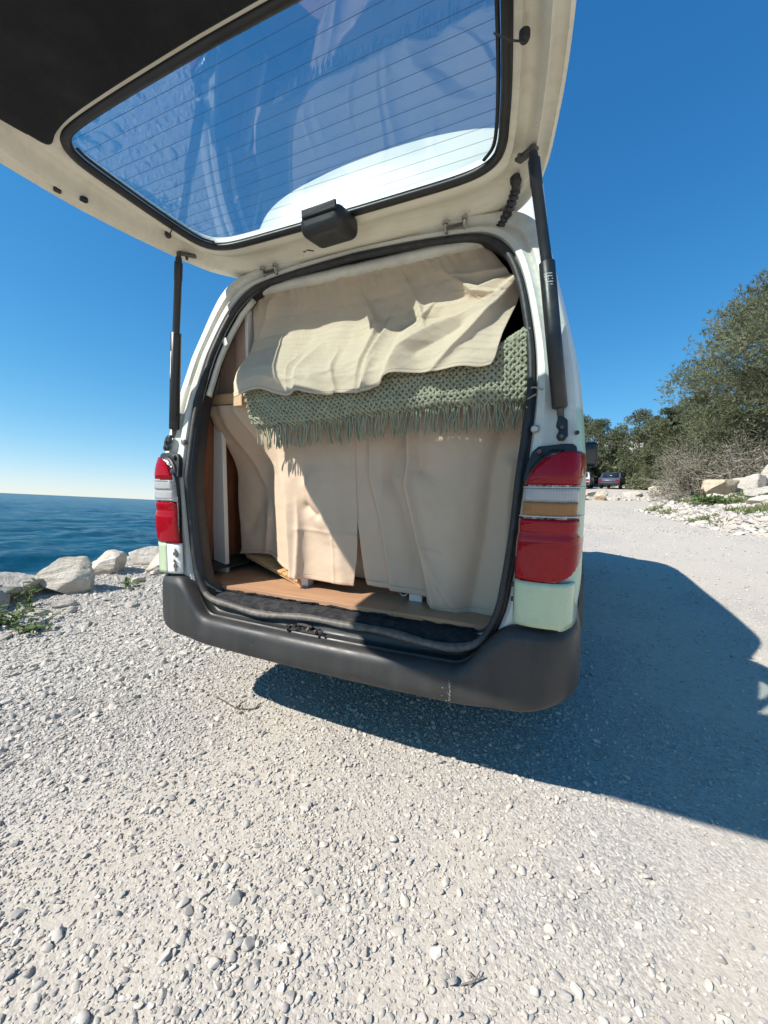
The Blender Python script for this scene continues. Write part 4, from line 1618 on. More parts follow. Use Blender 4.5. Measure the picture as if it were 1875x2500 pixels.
# ------------------------------------------------------------------ tailgate, swung up
tg = bpy.data.objects.new('tailgate', None)
col.objects.link(tg)
tg.parent = van
tg['label'] = 'raised cream tailgate with tinted window and black lower trim'
TO = [(0, .395), (.28, .395), (.48, .388), (.57, .362), (.64, .305), (.69, .225), (.727, .12), (.752, .0), (.775, -.14), (.79, -.28), (.798, -.42), (.80, -.62), (.795, -.92), (.778, -1.07), (.72, -1.15), (.55, -1.19), (.28, -1.20), (0, -1.203)]
TW = [(0, .128), (.28, .127), (.45, .124), (.535, .112), (.585, .085), (.612, .04), (.626, -.02), (.641, -.10), (.652, -.18), (.661, -.255), (.668, -.32), (.666, -.36), (.650, -.395), (.615, -.418), (.55, -.430), (.40, -.437), (.2, -.441), (0, -.443)]
to = full_loop(TO, 6)
twn = full_loop(TW, 6)


def zw(y):
    return 2.004 + (.129 - y) * .14


def ze_(y):
    return np.interp(y, [-1.15, -.5, -.3, .2, .4], [2.055, 2.008, 1.995, 1.985, 1.995])


def tring(w, dz, up=0.0):
    P = twn + (to - twn) * w
    f = sstep(0, 1, w)
    base = zw(twn[:, 1]) * (1 - f) + ze_(to[:, 1]) * f
    # the lower half of the door lies deeper (higher when open) under the trim
    deep = sstep(-.45, -.62, P[:, 1]) * .05 * (1 - abs(2 * w - 1)) * (w < 1)
    return np.stack([P[:, 0], P[:, 1], base + deep - dz + up], 1)


rings = [tring(0, -.012), tring(0.0, .004), tring(.10, .012), tring(.20, .014), tring(.25, -.002), tring(.36, -.009), tring(.49, -.006), tring(.54, .014), tring(.66, .020), tring(.72, .003), tring(.86, -.004), tring(.93, .008), tring(1.0, .005), tring(1.012, -.012)]
MB().grid(np.array(rings), True).build('inner_frame', MATS['dirty_cream_paint'], tg, smooth=70)
rings = [tring(1.012, -.010), tring(1.016, -.03), tring(1.0, -.05), tring(.9, -.066), tring(.6, -.075), tring(.3, -.06), tring(.02, -.040), tring(-.03, -.028), tring(-.03, -.012)]
MB().grid(np.array(rings), True).build('outer_skin', MATS['white_paint'], tg, smooth=60)
# glass: a 4 mm pane following the opening
gp = [((x * 1.012), y * 1.0 + (.004 if y > 0 else -.004), zw(y) + .010) for x, y in twn]
MB().prism(gp, (0, 0, .004)).build('rear_window', MATS['tinted_glass'], tg, smooth=0)
P = [(x * .994, y, zw(y) - .002) for x, y in twn]
MB().tube(P, .0155, 8, True, flat=.75, up=(0, 0, 1)).build('window_seal', MATS['window_rubber'], tg, smooth=180)
# heating wires printed on the pane and their bus bars
for k in range(13):
    y = -.395 + k * .0385
    hw = np.interp(y, [-.443, -.36, -.1, .04, .1], [.60, .645, .625, .592, .54])
    P = [(x, y + .004 * (1 - (x / hw) ** 2), zw(y) + .0085) for x in np.linspace(-hw, hw, 9)]
    MB().tube(P, .00052, 4, caps=False).build('heating_wire', MATS['black_metal'], tg, smooth=0)
for sgn in (-1, 1):
    P = catmull([(sgn * .633, -.375), (sgn * .640, -.33), (sgn * .628, -.20), (sgn * .613, -.09), (sgn * .596, .0), (sgn * .578, .055), (sgn * .545, .088)], 5)
    MB().tube([(x, y, zw(y) + .006) for x, y in P], .0058, 6, flat=.5, up=(0, 0, 1)).build('bus_bar', MATS['window_rubber'], tg, smooth=180)
    y = -.03 if sgn < 0 else -.235
    x = .668 if sgn < 0 else .690
    MB().lathe([(-.006, 0), (-.006, .009), (0, .012), (.012, .012)], 14, 'Z', (sgn * x, y, 2.006)).build('grommet', MATS['black_plastic'], tg)
    MB().tube([(sgn * x, y, 1.999), (sgn * (x - .03), y - .015, 2.0), (sgn * (x - .062), y - .02, 2.022)], .0022, 5).build('wire', MATS['black_plastic'], tg)
# black trim panel on the lower door
half = catmull([(0, -.476), (.3, -.472), (.5, -.464), (.60, -.450), (.668, -.432), (.690, -.47), (.712, -.60), (.715, -.85), (.70, -.98), (.62, -1.03), (.3, -1.045), (0, -1.048)], 5)
lft = half[::-1].copy()
lft[:, 0] *= -1
tp = np.concatenate([half, lft[1:-1]])
cpt = np.array([0, -.75])
rows = []
for w, dz in ((1.0, -.004), (.992, .006), (.97, .010), (.8, .009), (.5, .006), (.2, .004), (.02, .004)):
    q = cpt + (tp - cpt) * w
    zb = np.interp(q[:, 1], [-1.1, -.62, -.42], [2.075, 2.088, 2.078])
    rows.append(np.stack([q[:, 0], q[:, 1], zb - dz - .014], 1))
MB().grid(np.array(rows), True).build('trim_panel', MATS['trim_panel_vinyl'], tg, smooth=60)
# black cover box (wiper motor) at the top of the window
bx = MB().box((-.008, .108, 1.962), (.182, .138, .082), (R(6), 0, R(-3)))
bx.build('motor_cover', MATS['black_plastic'], tg, bevel=.032, seg=6)
MB().box((-.008, .036, 1.982), (.145, .010, .028), (R(6), 0, R(-3))).build('cover_rib', MATS['black_plastic'], tg, bevel=.004)
# hinges
for sgn in (-1, 1):
    hg = bpy.data.objects.new('hinge', None)
    col.objects.link(hg)
    hg.parent = van
    for dx in (-.035, .035):
        MB().tube([(sgn * .415 + dx, .285, 1.982), (sgn * .415 + dx, .262, 1.962), (sgn * .415 + dx, .27, 1.945), (sgn * .415 + dx * .8, .31, 1.945)], .0055, 6).build('hinge_arm', MATS['zinc_steel'], hg)
        MB().lathe([(-.006, 0), (-.006, .010), (.004, .010), (.004, 0)], 6, 'Z', (sgn * .415 + dx, .262, 1.972)).build('hinge_bolt', MATS['zinc_steel'], hg)
    MB().tube([(sgn * .415 - .03, .27, 1.957), (sgn * .415 + .03, .27, 1.957)], .0055, 8).build('hinge_pin', MATS['dark_steel'], hg)
    # oval drainage holes and side plug on the frame
for (x, y) in ((-.735, -.30), (-.775, -.36), (-.74, -.30)):
    MB().lathe([(-.004, 0), (-.004, .011), (.006, .011)], 12, 'Z', (x, y, float(ze_(y)) + .004)).build('plug', MATS['window_rubber'], tg)
for k, (x, y) in enumerate(((-.205, .235), (-.185, .232), (-.175, .24))):
    MB().box((x, y, 1.979), (.011 + .004 * k, .007, .002), (0, 0, .3 * k)).build('rust_spot', MATS['bark'], tg)

# corrugated cable conduit at the right hinge corner
cdt = bpy.data.objects.new('cable_conduit', None)
col.objects.link(cdt)
cdt.parent = van
P = catmull([(.632, .165, 1.985), (.628, .19, 1.968), (.606, .235, 1.950), (.578, .282, 1.935), (.556, .305, 1.918), (.548, .315, 1.902)], 12)
rad = [.0140 + .0030 * math.cos(i * 1.57) * (8 < i < 52) for i in range(len(P))]
MB().tube(P, rad, 10).build('corrugated_tube', MATS['black_plastic'], cdt, smooth=60)
for p in (P[0], P[-1]):
    MB().lathe([(-.014, .012), (-.008, .017), (.006, .0185), (.014, .012)], 14, 'Z', tuple(p)).build('tube_end', MATS['black_plastic'], cdt)


# ------------------------------------------------------------------ gas struts
def strut(sgn):
    g = bpy.data.objects.new('gas_strut', None)
    col.objects.link(g)
    g.parent = van
    B = np.array([sgn * .790, .062, 1.262])
    J = np.array([sgn * .7385, .048, 1.668])
    T = np.array([sgn * .692, .036, 1.960])
    ax = (T - B) / np.linalg.norm(T - B)
    MB().tube([B, B + ax * .004, J - ax * .003, J], [.017, .0215, .0215, .018], 20).build('cylinder', MATS['black_metal'], g, smooth=50)
    MB().tube([J - ax * .002, T - ax * .09, T - ax * .088, T - ax * .02, T - ax * .018, T], [.0150, .0150, .0165, .0165, .0130, .0120], 16).build('rod_sleeve', MATS['black_metal'], g, smooth=50)
    MB().tube([T - ax * .01, T + ax * .018], .009, 10).build('upper_ball', MATS['dark_steel'], g)
    ux = MB().box((sgn * .672, .062, 1.979), (.070, .026, .010), (0, R(4), R(-38 * sgn)))
    ux.build('upper_bracket', MATS['dark_steel'], g, bevel=.004)
    for d in (-.018, .016):
        MB().lathe([(-.007, 0), (-.007, .006), (.002, .006)], 6, 'Z', (sgn * (.672) + d * sgn, .062 + d * .7, 1.974)).build('bracket_bolt', MATS['dark_steel'], g)
    MB().tube([B - ax * .035, B + ax * .004], [.009, .010], 10).build('lower_neck', MATS['dark_steel'], g)
    lb = MB().prism([(sgn * x, float(Y0(z)) + .004, z) for x, z in ((.800, 1.236), (.812, 1.225), (.815, 1.18), (.806, 1.166), (.790, 1.166), (.783, 1.178), (.790, 1.195), (.782, 1.208), (.786, 1.236))], (0, -.016, 0))
    lb.build('lower_bracket', MATS['black_metal'], g, bevel=.003)
    for z in (1.178, 1.204):
        MB().lathe([(-.024, 0), (-.024, .006), (-.012, .007)], 6, 'Y', (sgn * .798, float(Y0(z)) + .004, z)).build('bracket_bolt', MATS['dark_steel'], g)
    q0 = B + ax * .215
    if sgn < 0:
        # curved paper label on the outside of the cylinder
        rows = []
        for s in np.linspace(0, .115, 5):
            c = q0 + ax * s
            rows.append([(c[0] + .0220 * math.cos(a), c[1] + .0220 * math.sin(a), c[2]) for a in np.linspace(R(196), R(262), 8)])
        MB().grid(np.array(rows)).build('label', MATS['sticker_white'], g, smooth=180, solid=.0005)
    else:
        # rows of small white print near the top of the cylinder
        pr = MB()
        rr = np.random.default_rng(4)
        for k in range(5):
            c = J - ax * (.040 + .0075 * k)
            for j in range(9):
                if rr.uniform() < .25:
                    continue
                a0 = R(225 + 8.5 * j)
                a1 = a0 + R(rr.uniform(3, 6.5))
                w2 = ax * .0013
                q = []
                for a, s in ((a0, -1), (a1, -1), (a1, 1), (a0, 1)):
                    q.append((c[0] + .0218 * math.cos(a) + s * w2[0], c[1] + .0218 * math.sin(a), c[2] + s * w2[2]))
                pr.add(q, [(0, 1, 2, 3)])
        pr.build('printed_lettering', MATS['sticker_white'], g, smooth=0)
    return g


strut(1)
strut(-1)


# ------------------------------------------------------------------ furniture in the van
bed = thing('bed_frame', 'white and pine bed frame standing across the rear of the van', 'bed frame', (0, .32, .565))


def part(mb, nm, mat, root, **k):
    o = mb.build(nm, MATS[mat], root, **k)
    if root.type == 'EMPTY':
        o.location = -Vector(root.location)
    return o


part(MB().box((-.792, .314, .945), (.080, .026, .762)), 'post', 'white_lacquer', bed, bevel=.002)
part(MB().box((.74, .338, .945), (.050, .080, .762)), 'post', 'white_lacquer', bed, bevel=.002)
part(MB().box((-.715, .278, 1.422), (.20, .036, .050)), 'beam', 'pine_beam', bed, bevel=.002)
part(MB().box((.03, .315, 1.400), (1.29, .045, .052)), 'beam', 'pine_beam', bed, bevel=.002)
part(MB().box((-.555, .235, 1.405), (.05, .06, .062)), 'bracket', 'pine_board', bed, bevel=.002)
for x in (-.252, .288):
    part(MB().box((x, .285, .97), (.055, .045, .812)), 'leg', 'white_lacquer', bed, bevel=.002)
part(MB().box((0, 1.1, 1.40), (1.50, 1.5, .03)), 'bed_board', 'pine_beam', bed, bevel=.002)
mt = MB().box((.115, .985, 1.435), (1.14, 1.62, .055)).build('mattress', MATS['curtain_cotton'], None, bevel=.04, seg=4)
mt.parent = None
tag(mt, 'mattress under the sage green throw on the bed frame', 'mattress')

cab = thing('side_partition', 'pale plywood partition with pine upright in the upper left of the opening', 'partition', (-.70, .36, 1.43))
part(MB().prism([(-.812, .345, 1.440), (-.61, .345, 1.440), (-.585, .345, 1.905), (-.665, .345, 1.895), (-.74, .345, 1.72), (-.795, .345, 1.55)], (0, .012, 0)), 'panel', 'pink_ply', cab)
part(MB().box((-.640, .333, 1.665), (.060, .018, .45)), 'upright', 'pink_ply', cab, bevel=.001)
part(MB().box((-.592, .338, 1.665), (.018, .05, .45)), 'edge_strip', 'white_lacquer', cab, bevel=.001)

bn = thing('slatted_shelf', 'low slatted wooden duckboard lying tilted on the floor behind the curtain', 'slatted board', (-.50, .5, .575))
A = np.array([-.735, .435, .640])
ux = np.array([.43, -.165, -.050])
ux = ux / np.linalg.norm(ux)
uy = np.array([.36, .93, .22])
uy = uy / np.linalg.norm(uy)
uz = np.cross(ux, uy)
Mx = Matrix((ux, uy, uz)).transposed()
for k in range(11):
    c = A + ux * (.025 + .046 * k) + uy * .12
    part(MB().box(c, (.041, .26, .012), Mx), 'slat', 'slat_wood', bn, bevel=.002)
for d in (.004, .236):
    c = A + ux * .25 + uy * d - uz * .014
    part(MB().box(c, (.52, .016, .018), Mx), 'rail', 'pine_beam', bn, bevel=.001)
# things stowed under the bed, seen in the gap of the curtains
bxs = thing('storage_box', 'grey storage box under the bed seen between the curtains', 'box', (.05, .62, .565))
part(MB().box((.05, .62, .68), (.36, .3, .22)), 'box', 'white_lacquer', bxs, bevel=.01)
part(MB().box((.05, .62, .80), (.38, .32, .02)), 'lid', 'dark_interior', bxs, bevel=.004)
pp = thing('plastic_pipe', 'grey plastic pipe end lying by the right bed leg', 'pipe', (.235, .36, .585))
part(MB().tube([(.222, .30, .586), (.25, .52, .586)], .020, 14), 'tube', 'white_lacquer', pp)
part(MB().tube([(.2215, .296, .586), (.2235, .312, .586)], .013, 12), 'hole', 'dark_interior', pp)
plain('thread', (.40, .33, .25), .9, .1)
# ------------------------------------------------------------------ curtains
def resample(pts, n):
    P = catmull(pts, 8)
    s = np.concatenate([[0], np.cumsum(np.linalg.norm(np.diff(P, axis=0), axis=1))])
    t = np.linspace(0, s[-1], n)
    return np.stack([np.interp(t, s, P[:, k]) for k in range(P.shape[1])], 1)


def coons(T, B, L_, R_, nu, nv):
    """T,B left->right; L,R top->bottom; 2-D curves -> grid (nv,nu,2)"""
    T, B, L_, R_ = resample(T, nu), resample(B, nu), resample(L_, nv), resample(R_, nv)
    u = np.linspace(0, 1, nu)[None, :, None]
    v = np.linspace(0, 1, nv)[:, None, None]
    G = (1 - v) * T[None] + v * B[None] + (1 - u) * L_[:, None] + u * R_[:, None]
    G -= (1 - u) * (1 - v) * T[0] + u * (1 - v) * T[-1] + (1 - u) * v * B[0] + u * v * B[-1]
    return G


def seg_field(X, Z, pts, amp, wid, pw=1.6, skew=0.0):
    """ridge along a polyline: amp may be a list along the points; skew makes one flank steeper"""
    best = np.full(X.shape, 1e9)
    A = np.zeros(X.shape)
    amp = amp if hasattr(amp, '__len__') else [amp] * len(pts)
    for i in range(len(pts) - 1):
        a, b = np.array(pts[i]), np.array(pts[i + 1])
        d = b - a
        L2 = d @ d
        t = np.clip(((X - a[0]) * d[0] + (Z - a[1]) * d[1]) / L2, 0, 1)
        px, pz = X - a[0] - t * d[0], Z - a[1] - t * d[1]
        side = np.sign(d[0] * pz - d[1] * px)
        q = np.hypot(px, pz) / (wid * (1 + skew * side))
        k = q < best
        best = np.where(k, q, best)
        A = np.where(k, amp[i] + (amp[i + 1] - amp[i]) * t, A)
    return A * np.exp(-best ** pw)


def cloth(name, G, Y, mat, label, cat, group=None):
    nv, nu = G.shape[:2]
    P = np.stack([G[..., 0], Y, G[..., 1]], -1)
    i = (np.arange(nv - 1)[:, None] * nu + np.arange(nu - 1)[None, :]).ravel()
    F = np.stack([i, i + 1, i + nu + 1, i + nu], -1)
    me = fast_mesh(name, P.reshape(-1, 3), F)
    me.shade_smooth()
    o = link(name, me, MATS[mat], None, solid=.0016)
    # folded hem: a second layer along the lower edge, and its stitch line
    H = P[-5:].copy()
    H[..., 1] -= .0022
    h = MB().grid(H).build('hem', MATS[mat], o, smooth=180, solid=.0012)
    Q = P[-5].copy()
    Q[:, 1] -= .0030
    MB().tube(Q[::2], .0006, 4, caps=False).build('stitch_line', MATS['thread'], o, smooth=0)
    return tag(o, label, cat, group)


# upper curtain
T = [(-.586, 1.914), (-.387, 1.911), (-.169, 1.913), (.067, 1.916), (.296, 1.923), (.455, 1.917), (.517, 1.903)]
L_ = [(-.586, 1.914), (-.564, 1.779), (-.530, 1.633), (-.500, 1.522), (-.460, 1.385)]
R_ = [(.517, 1.903), (.559, 1.849), (.620, 1.753), (.642, 1.693), (.626, 1.610), (.608, 1.518), (.597, 1.447), (.584, 1.416)]
B = [(-.460, 1.385), (-.349, 1.413), (-.269, 1.391), (-.191, 1.374), (-.146, 1.388), (-.087, 1.375), (-.005, 1.365), (.023, 1.371), (.130, 1.362), (.186, 1.376), (.207, 1.382), (.246, 1.418), (.386, 1.412), (.485, 1.417), (.547, 1.410), (.584, 1.416)]
NU, NV = 300, 170
G = coons(T, B, L_, R_, NU, NV)
X, Z = G[..., 0], G[..., 1]
v = np.linspace(0, 1, NV)[:, None]
u = np.linspace(0, 1, NU)[None, :]
Y = np.interp(v, [0, .25, .42, .55, .67, .78, .88, 1], [.352, .338, .312, .270, .208, .150, .116, .098]) + 0 * u
Y = Y - .012 * sstep(.75, 1, v) * np.sin(u * 21 + 1.0) - .004 * np.sin(u * 34 + 3 * v)
Y = Y - (.004 * np.sin(u * 150 + 3 * np.sin(u * 23)) + .003 * np.sin(u * 61)) * np.exp(-v / .10) - .0015 * np.sin(u * 75 + v * 6) * np.exp(-v / .35)
for pts, amp, wd, sk in [
        ([(.640, 1.765), (.555, 1.754), (.500, 1.735), (.40, 1.79)], [.03, .032, .024, .004], .026, .45),
        ([(.640, 1.755), (.531, 1.645), (.377, 1.600), (.257, 1.514), (.218, 1.415)], [.035, .058, .052, .040, .026], .030, .6),
        ([(.640, 1.740), (.560, 1.62), (.498, 1.529), (.385, 1.415)], [.02, .045, .040, .030], .022, -.35),
        ([(.150, 1.70), (.145, 1.613), (.134, 1.533), (.134, 1.38)], [.004, .036, .034, .020], .022, .55),
        ([(.212, 1.828), (.262, 1.735), (.296, 1.664), (.270, 1.625)], [.012, .026, .032, .006], .024, -.45),
        ([(.033, 1.780), (.099, 1.671), (.102, 1.533), (.10, 1.38)], [.010, .032, .026, .012], .020, -.45),
        ([(-.215, 1.60), (-.231, 1.509), (-.192, 1.37)], [.008, .030, .022], .016, .65),
        ([(-.140, 1.61), (-.176, 1.484), (-.147, 1.37)], [.004, .022, .018], .018, .4),
        ([(-.040, 1.57), (-.02, 1.48), (.016, 1.37)], [.004, .020, .022], .015, -.4),
        ([(.147, 1.480), (.133, 1.36)], [.008, .022], .016, .3),
        ([(.345, 1.850), (.43, 1.775), (.477, 1.726), (.544, 1.707)], [.006, .030, .034, .022], .022, .45),
        ([(-.54, 1.60), (-.47, 1.50), (-.40, 1.40)], [.006, .016, .016], .03, 0),
        ([(-.47, 1.87), (-.51, 1.70)], [.014, .004], .020, 0),
        ([(.42, 1.81), (.60, 1.80)], [.012, .02], .020, .4),
        ([(.20, 1.650), (.35, 1.655)], [-.020, -.020], .045, 0),
        ([(.32, 1.49), (.46, 1.575)], [-.026, -.026], .030, 0),
        ([(-.10, 1.45), (.03, 1.47)], [.010, .008], .02, .3),
        ([(-.30, 1.46), (-.20, 1.44)], [.006, .008], .016, .3),
        ([(.17, 1.75), (.25, 1.70)], [-.012, -.012], .03, 0)]:
    Y = Y - seg_field(X, Z, pts, amp, wd, 1.2, sk) * (1 - .45 * sstep(.72, 1, v))
Y = Y - .0025 * wob(X * 30, Z * 30, 2., .6) - .0014 * wob(X * 90, Z * 90, 2., .6)
cloth('upper_curtain', G, Y, 'curtain_cotton', 'beige cotton curtain billowing across the upper half of the rear opening', 'curtain')

# lower curtains: three panels
GC = 'beige curtains hanging below the bed'


def panel(T, B, L_, R_, nu, nv, y0, folds, label, ripple=(0, 0, 0), belly=0.0, recess=lambda X, Z: 0):
    G = coons(T, B, L_, R_, nu, nv)
    X, Z = G[..., 0], G[..., 1]
    v = np.linspace(0, 1, nv)[:, None]
    u = np.linspace(0, 1, nu)[None, :]
    Y = y0 + 0 * u - belly * v + recess(X, Z)
    Y = Y - ripple[0] * np.sin(u * ripple[1] + ripple[2]) * (.4 + .6 * v)
    Y = Y - (.003 * np.sin(u * 70 * (X.max() - X.min()) + 2 * np.sin(u * 11))) * np.exp(-v / .12)
    for f in folds:
        Y = Y - seg_field(X, Z, *f)
    Y = Y - .002 * wob(X * 26, Z * 26, 5., .6) - .0010 * wob(X * 80, Z * 80, 5., .6)
    return cloth('lower_curtain', G, Y, 'curtain_cotton_lower', label, 'curtain', GC)


panel([(-.788, 1.394), (-.60, 1.39), (-.40, 1.388), (-.2, 1.386), (.016, 1.384)],
      [(-.765, .641), (-.627, .656), (-.468, .657), (-.325, .630), (-.272, .615), (-.148, .606), (.022, .602)],
      [(-.788, 1.394), (-.781, 1.318), (-.770, 1.217), (-.767, 1.077), (-.769, .942), (-.760, .805), (-.751, .680), (-.765, .641)],
      [(.016, 1.384), (.020, 1.256), (.026, 1.116), (.031, 1.002), (.037, .869), (.035, .733), (.022, .602)], 170, 150, .252,
      [([(-.617, 1.36), (-.516, 1.205), (-.43, 1.08)], [.020, .030, .006], .018, 1.2, .6),
       ([(-.40, 1.19), (-.35, 1.036), (-.312, .936), (-.293, .785), (-.272, .62)], [.010, .028, .036, .044, .055], .030, 1.5, .55),
       ([(-.262, .96), (-.243, .834), (-.240, .60)], [.004, .022, .024], .016, 1.3, 0),
       ([(-.197, 1.02), (-.161, .90), (-.09, .80)], [.030, .030, .006], .050, 1.7, .3),
       ([(-.21, .93), (-.15, .895)], [-.02, -.02], .02, 1.5, 0),
       ([(-.264, .828), (-.162, .825), (.039, .816)], .004, .006, 1.1, 0),
       ([(-.074, .826), (-.07, .60)], .005, .006, 1.1, 0),
       ([(-.55, .93), (-.53, .846), (-.57, .68)], [.010, .030, .016], .035, 1.5, -.3),
       ([(-.68, .80), (-.62, .90)], [-.018, -.01], .04, 1.6, 0),
       ([(-.70, 1.30), (-.60, 1.05), (-.52, .95)], [.010, .018, .004], .03, 1.4, .4),
       ([(-.12, 1.30), (-.06, 1.0), (-.03, .62)], [.006, .016, .014], .05, 1.8, 0)],
      'lower curtain panel at the left, sunlit and swept aside by the wind', (.004, 17, 0), .012, lambda X, Z: .175 * sstep(-.27, -.62, X) * sstep(1.40, 1.05, Z))
panel([(.008, 1.384), (.12, 1.384), (.24, 1.384), (.36, 1.384)],
      [(.084, .614), (.145, .608), (.194, .608), (.266, .600), (.345, .592), (.375, .592)],
      [(.008, 1.384), (.011, 1.21), (.019, 1.014), (.042, .830), (.068, .669), (.084, .614)],
      [(.36, 1.384), (.36, 1.2), (.36, 1.0), (.365, .83), (.375, .70), (.375, .592)], 100, 130, .258,
      [([(.090, 1.30), (.097, 1.056), (.142, .906), (.183, .683), (.199, .60)], [.008, .024, .026, .028, .028], .028, 1.5, .5),
       ([(.235, 1.26), (.185, 1.05), (.225, .953), (.285, .738), (.30, .60)], [-.02, -.024, -.016, -.01, .0], .034, 1.6, 0),
       ([(.14, 1.2), (.15, 1.0)], [.01, .01], .03, 1.5, 0)],
      'lower curtain panel in the middle, hanging in soft folds', (.004, 12, 1), .010)
panel([(.245, 1.384), (.36, 1.384), (.52, 1.384), (.68, 1.384)],
      [(.356, .581), (.388, .556), (.43, .550), (.474, .556), (.515, .558), (.60, .566), (.665, .575)],
      [(.245, 1.384), (.251, 1.302), (.262, 1.126), (.250, 1.032), (.293, .871), (.331, .744), (.356, .581)],
      [(.68, 1.384), (.685, 1.2), (.685, 1.0), (.68, .8), (.665, .575)], 120, 140, .232,
      [([(.252, 1.36), (.268, 1.126), (.258, 1.032), (.300, .871), (.345, .70), (.38, .58)], [.010, .020, .024, .022, .022, .022], .020, 1.4, 0),
       ([(.305, 1.25), (.312, 1.09), (.375, 1.055)], [-.012, -.022, -.006], .030, 1.6, 0),
       ([(.62, 1.30), (.575, 1.045), (.56, .846), (.515, .57)], [-.022, -.030, -.028, -.022], .040, 1.7, .2),
       ([(.45, 1.25), (.45, .9), (.44, .60)], [.014, .020, .018], .07, 1.8, 0),
       ([(.326, .785), (.394, .664), (.473, .555)], [.006, .018, .014], .022, 1.4, .4),
       ([(.335, .785), (.40, .772)], .006, .008, 1.2, 0),
       ([(.64, 1.1), (.63, .6)], [.016, .02], .03, 1.6, 0)],
      'lower curtain panel at the right, widest and reaching lowest', (.004, 9, .5), .012)

# ------------------------------------------------------------------ sage throw over the bed edge
throw = thing('throw_blanket', 'sage green chunky knitted throw with fringe hanging over the bed edge', 'blanket', (.08, .25, 1.30))
OFF = -Vector(throw.location)


def throw_pt(u, s):
    """u across 0..1, s metres up from the lower edge along the cloth -> point, outward normal"""
    zb = np.interp(u, [0, .12, .285, .435, .637, .76, .9, 1], [1.261, 1.266, 1.267, 1.285, 1.295, 1.301, 1.299, 1.299])
    zt = np.interp(u, [0, .7, .9, 1], [1.450, 1.455, 1.475, 1.540])
    hang = zt - zb
    xl = -.41 - .047 * min(s, .2) / .13
    x = xl + (.692 - xl) * u
    wv = .010 * np.sin(u * 19 + .8) + .006 * np.sin(u * 41)
    if s < hang - .03:
        z = zb + s
        y = .137 + .015 * (s / hang) ** 2 + .03 * math.exp(-s / .012) + wv * (1 - s / hang)
        n = (0, -1, .1)
    elif s < hang + .05:
        t = (s - hang + .03) / .08
        a = t * math.pi / 2
        z = zb + hang - .03 + .035 * math.sin(a)
        y = .1485 + .035 * (1 - math.cos(a))
        n = (0, -math.cos(a), math.sin(a))
    else:
        z = zb + hang + .005
        y = .1835 + (s - hang - .05)
        n = (0, 0, 1)
    return np.array([x, y, z]), np.array(n)


S_MAX = .42
rows = []
for s in np.linspace(.002, S_MAX, 40):
    rows.append([tuple(throw_pt(u, s)[0] - throw_pt(u, s)[1] * .004) for u in np.linspace(0, 1, 90)])
o = MB().grid(np.array(rows)).build('backing', MATS['sage_backing'], throw, smooth=180)
o.location = OFF
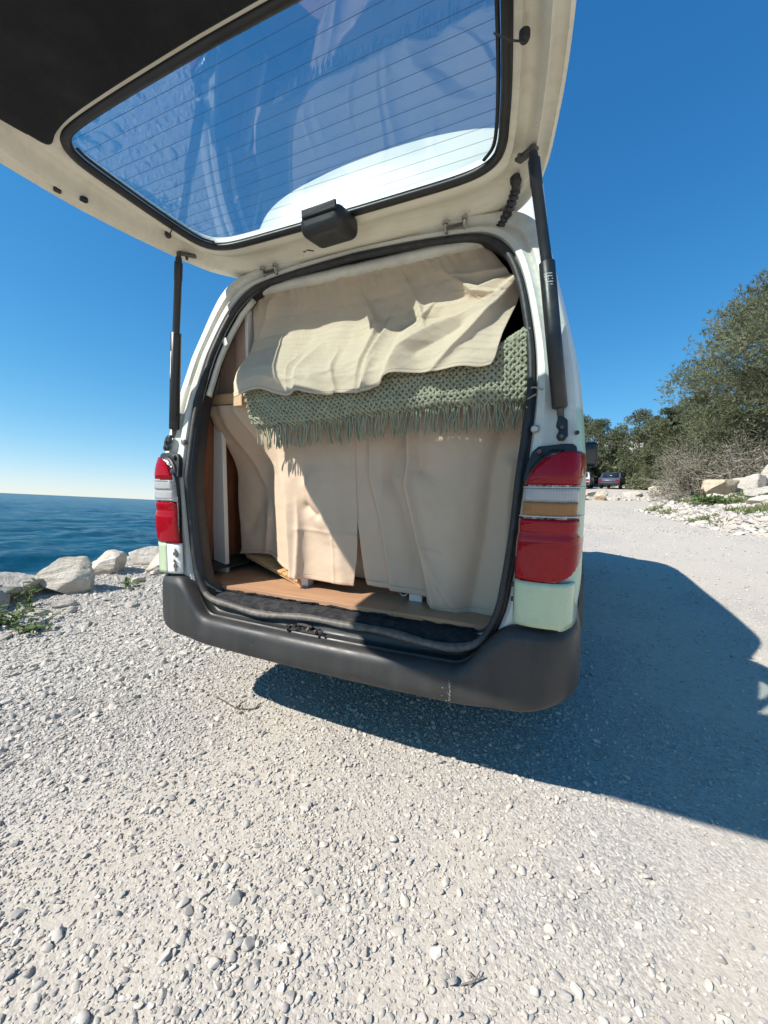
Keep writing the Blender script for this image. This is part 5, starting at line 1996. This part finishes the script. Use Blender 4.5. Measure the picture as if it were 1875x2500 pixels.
# knit: zig-zag strands, neighbouring rows meet in a honeycomb of loops
cell = .0225
nper = int(1.11 / cell)
pitch = .0118
VV, FF = [], []
base = 0
nrow = int(S_MAX / pitch)
for r in range(nrow):
    P, Nn = [], []
    for i in range(nper * 6 + 1):
        t = i / 6
        ph = t * 2 * math.pi
        tri = math.sin(ph) + .18 * math.sin(3 * ph) * -1
        sgn = 1 if r % 2 else -1
        s = (r + .5) * pitch + sgn * tri * (.0056 + .0007 * math.sin(t * 1.7 + r)) + .0012 * math.sin(t * .9 + r * .7)
        p, nn = throw_pt(min(1, t / nper), s)
        p = p + nn * (.0025 + .0028 * math.cos(2 * ph + (0 if r % 2 else math.pi)) + rng.normal(0, .0009)) + rng.normal(0, .0006, 3)
        P.append(p)
        Nn.append(nn)
    P = np.array(P)
    Tn = np.gradient(P, axis=0)
    Tn /= np.linalg.norm(Tn, axis=1)[:, None] + 1e-9
    Nn = np.array(Nn)
    Bn = np.cross(Tn, Nn)
    ring = []
    for k in range(6):
        a = k * math.pi / 3
        ring.append(P + (Nn * math.cos(a) * .85 + Bn * math.sin(a)) * (.0064 + .0006 * math.sin(r * 2.3)))
    ring = np.stack(ring, 1)
    n = len(P)
    VV.append(ring.reshape(-1, 3))
    i = np.arange(n - 1)
    for k in range(6):
        FF.append(np.stack([base + i * 6 + k, base + i * 6 + (k + 1) % 6, base + (i + 1) * 6 + (k + 1) % 6, base + (i + 1) * 6 + k], -1))
    base += n * 6
me = fast_mesh('knit', np.concatenate(VV), np.concatenate(FF))
me.shade_smooth()
o = link('knit', me, MATS['sage_yarn'], throw)
o.location = OFF
o['kind'] = 'stuff'
# fringe: each tassel strand its own piece
fr = np.random.default_rng(21)
SH = []
for k in range(10):
    l = fr.uniform(.072, .104)
    dx, dy = fr.normal(0, .010), fr.normal(-.004, .006)
    P = [(dx * t ** 1.6 + .003 * math.sin(t * 5 + k), dy * t - .010 * math.sin(t * 3.1) * (k % 3 == 0), -l * t) for t in np.linspace(0, 1, 7)]
    m = MB().tube(P, [.0031, .0030, .0028, .0027, .0026, .0029, .0016], 5)
    me = bpy.data.meshes.new('fringe_strand')
    me.from_pydata(m.v, [], m.f)
    me.shade_smooth()
    me.materials.append(MATS['sage_yarn'])
    SH.append(me)
u = .006
k = 0
while u < .995:
    p, _ = throw_pt(u, .004)
    for j in range(3 if fr.uniform() < .5 else 2):
        o = link('fringe_strand', SH[fr.integers(0, 10)], None, throw)
        o.location = Vector(p + np.array([fr.normal(0, .003), -.002 + fr.normal(0, .002), .003])) + OFF
        o.rotation_euler = (fr.normal(.02, .08), fr.normal(0, .11), fr.uniform(-3, 3))
        k += 1
    u += fr.uniform(.010, .0165)
# loose ends caught on the right pillar
for pts_ in ([(.690, .135, 1.325), (.712, .088, 1.333), (.742, .088, 1.322), (.752, .09, 1.318)], [(.690, .135, 1.305), (.70, .085, 1.300), (.722, .088, 1.312)], [(.690, .135, 1.295), (.697, .082, 1.275), (.712, .095, 1.262), (.726, .095, 1.255)]):
    o = MB().tube(catmull(pts_, 6), .0026, 5).build('loose_end', MATS['sage_yarn'], throw, smooth=180)
    o.location = OFF

# ------------------------------------------------------------------ stand the land frame upright
bpy.context.view_layer.update()
for o in list(scene.objects):
    if o.parent is None and o.type in ('MESH', 'EMPTY') and o.name != 'sea':
        o.matrix_world = TILT @ o.matrix_world
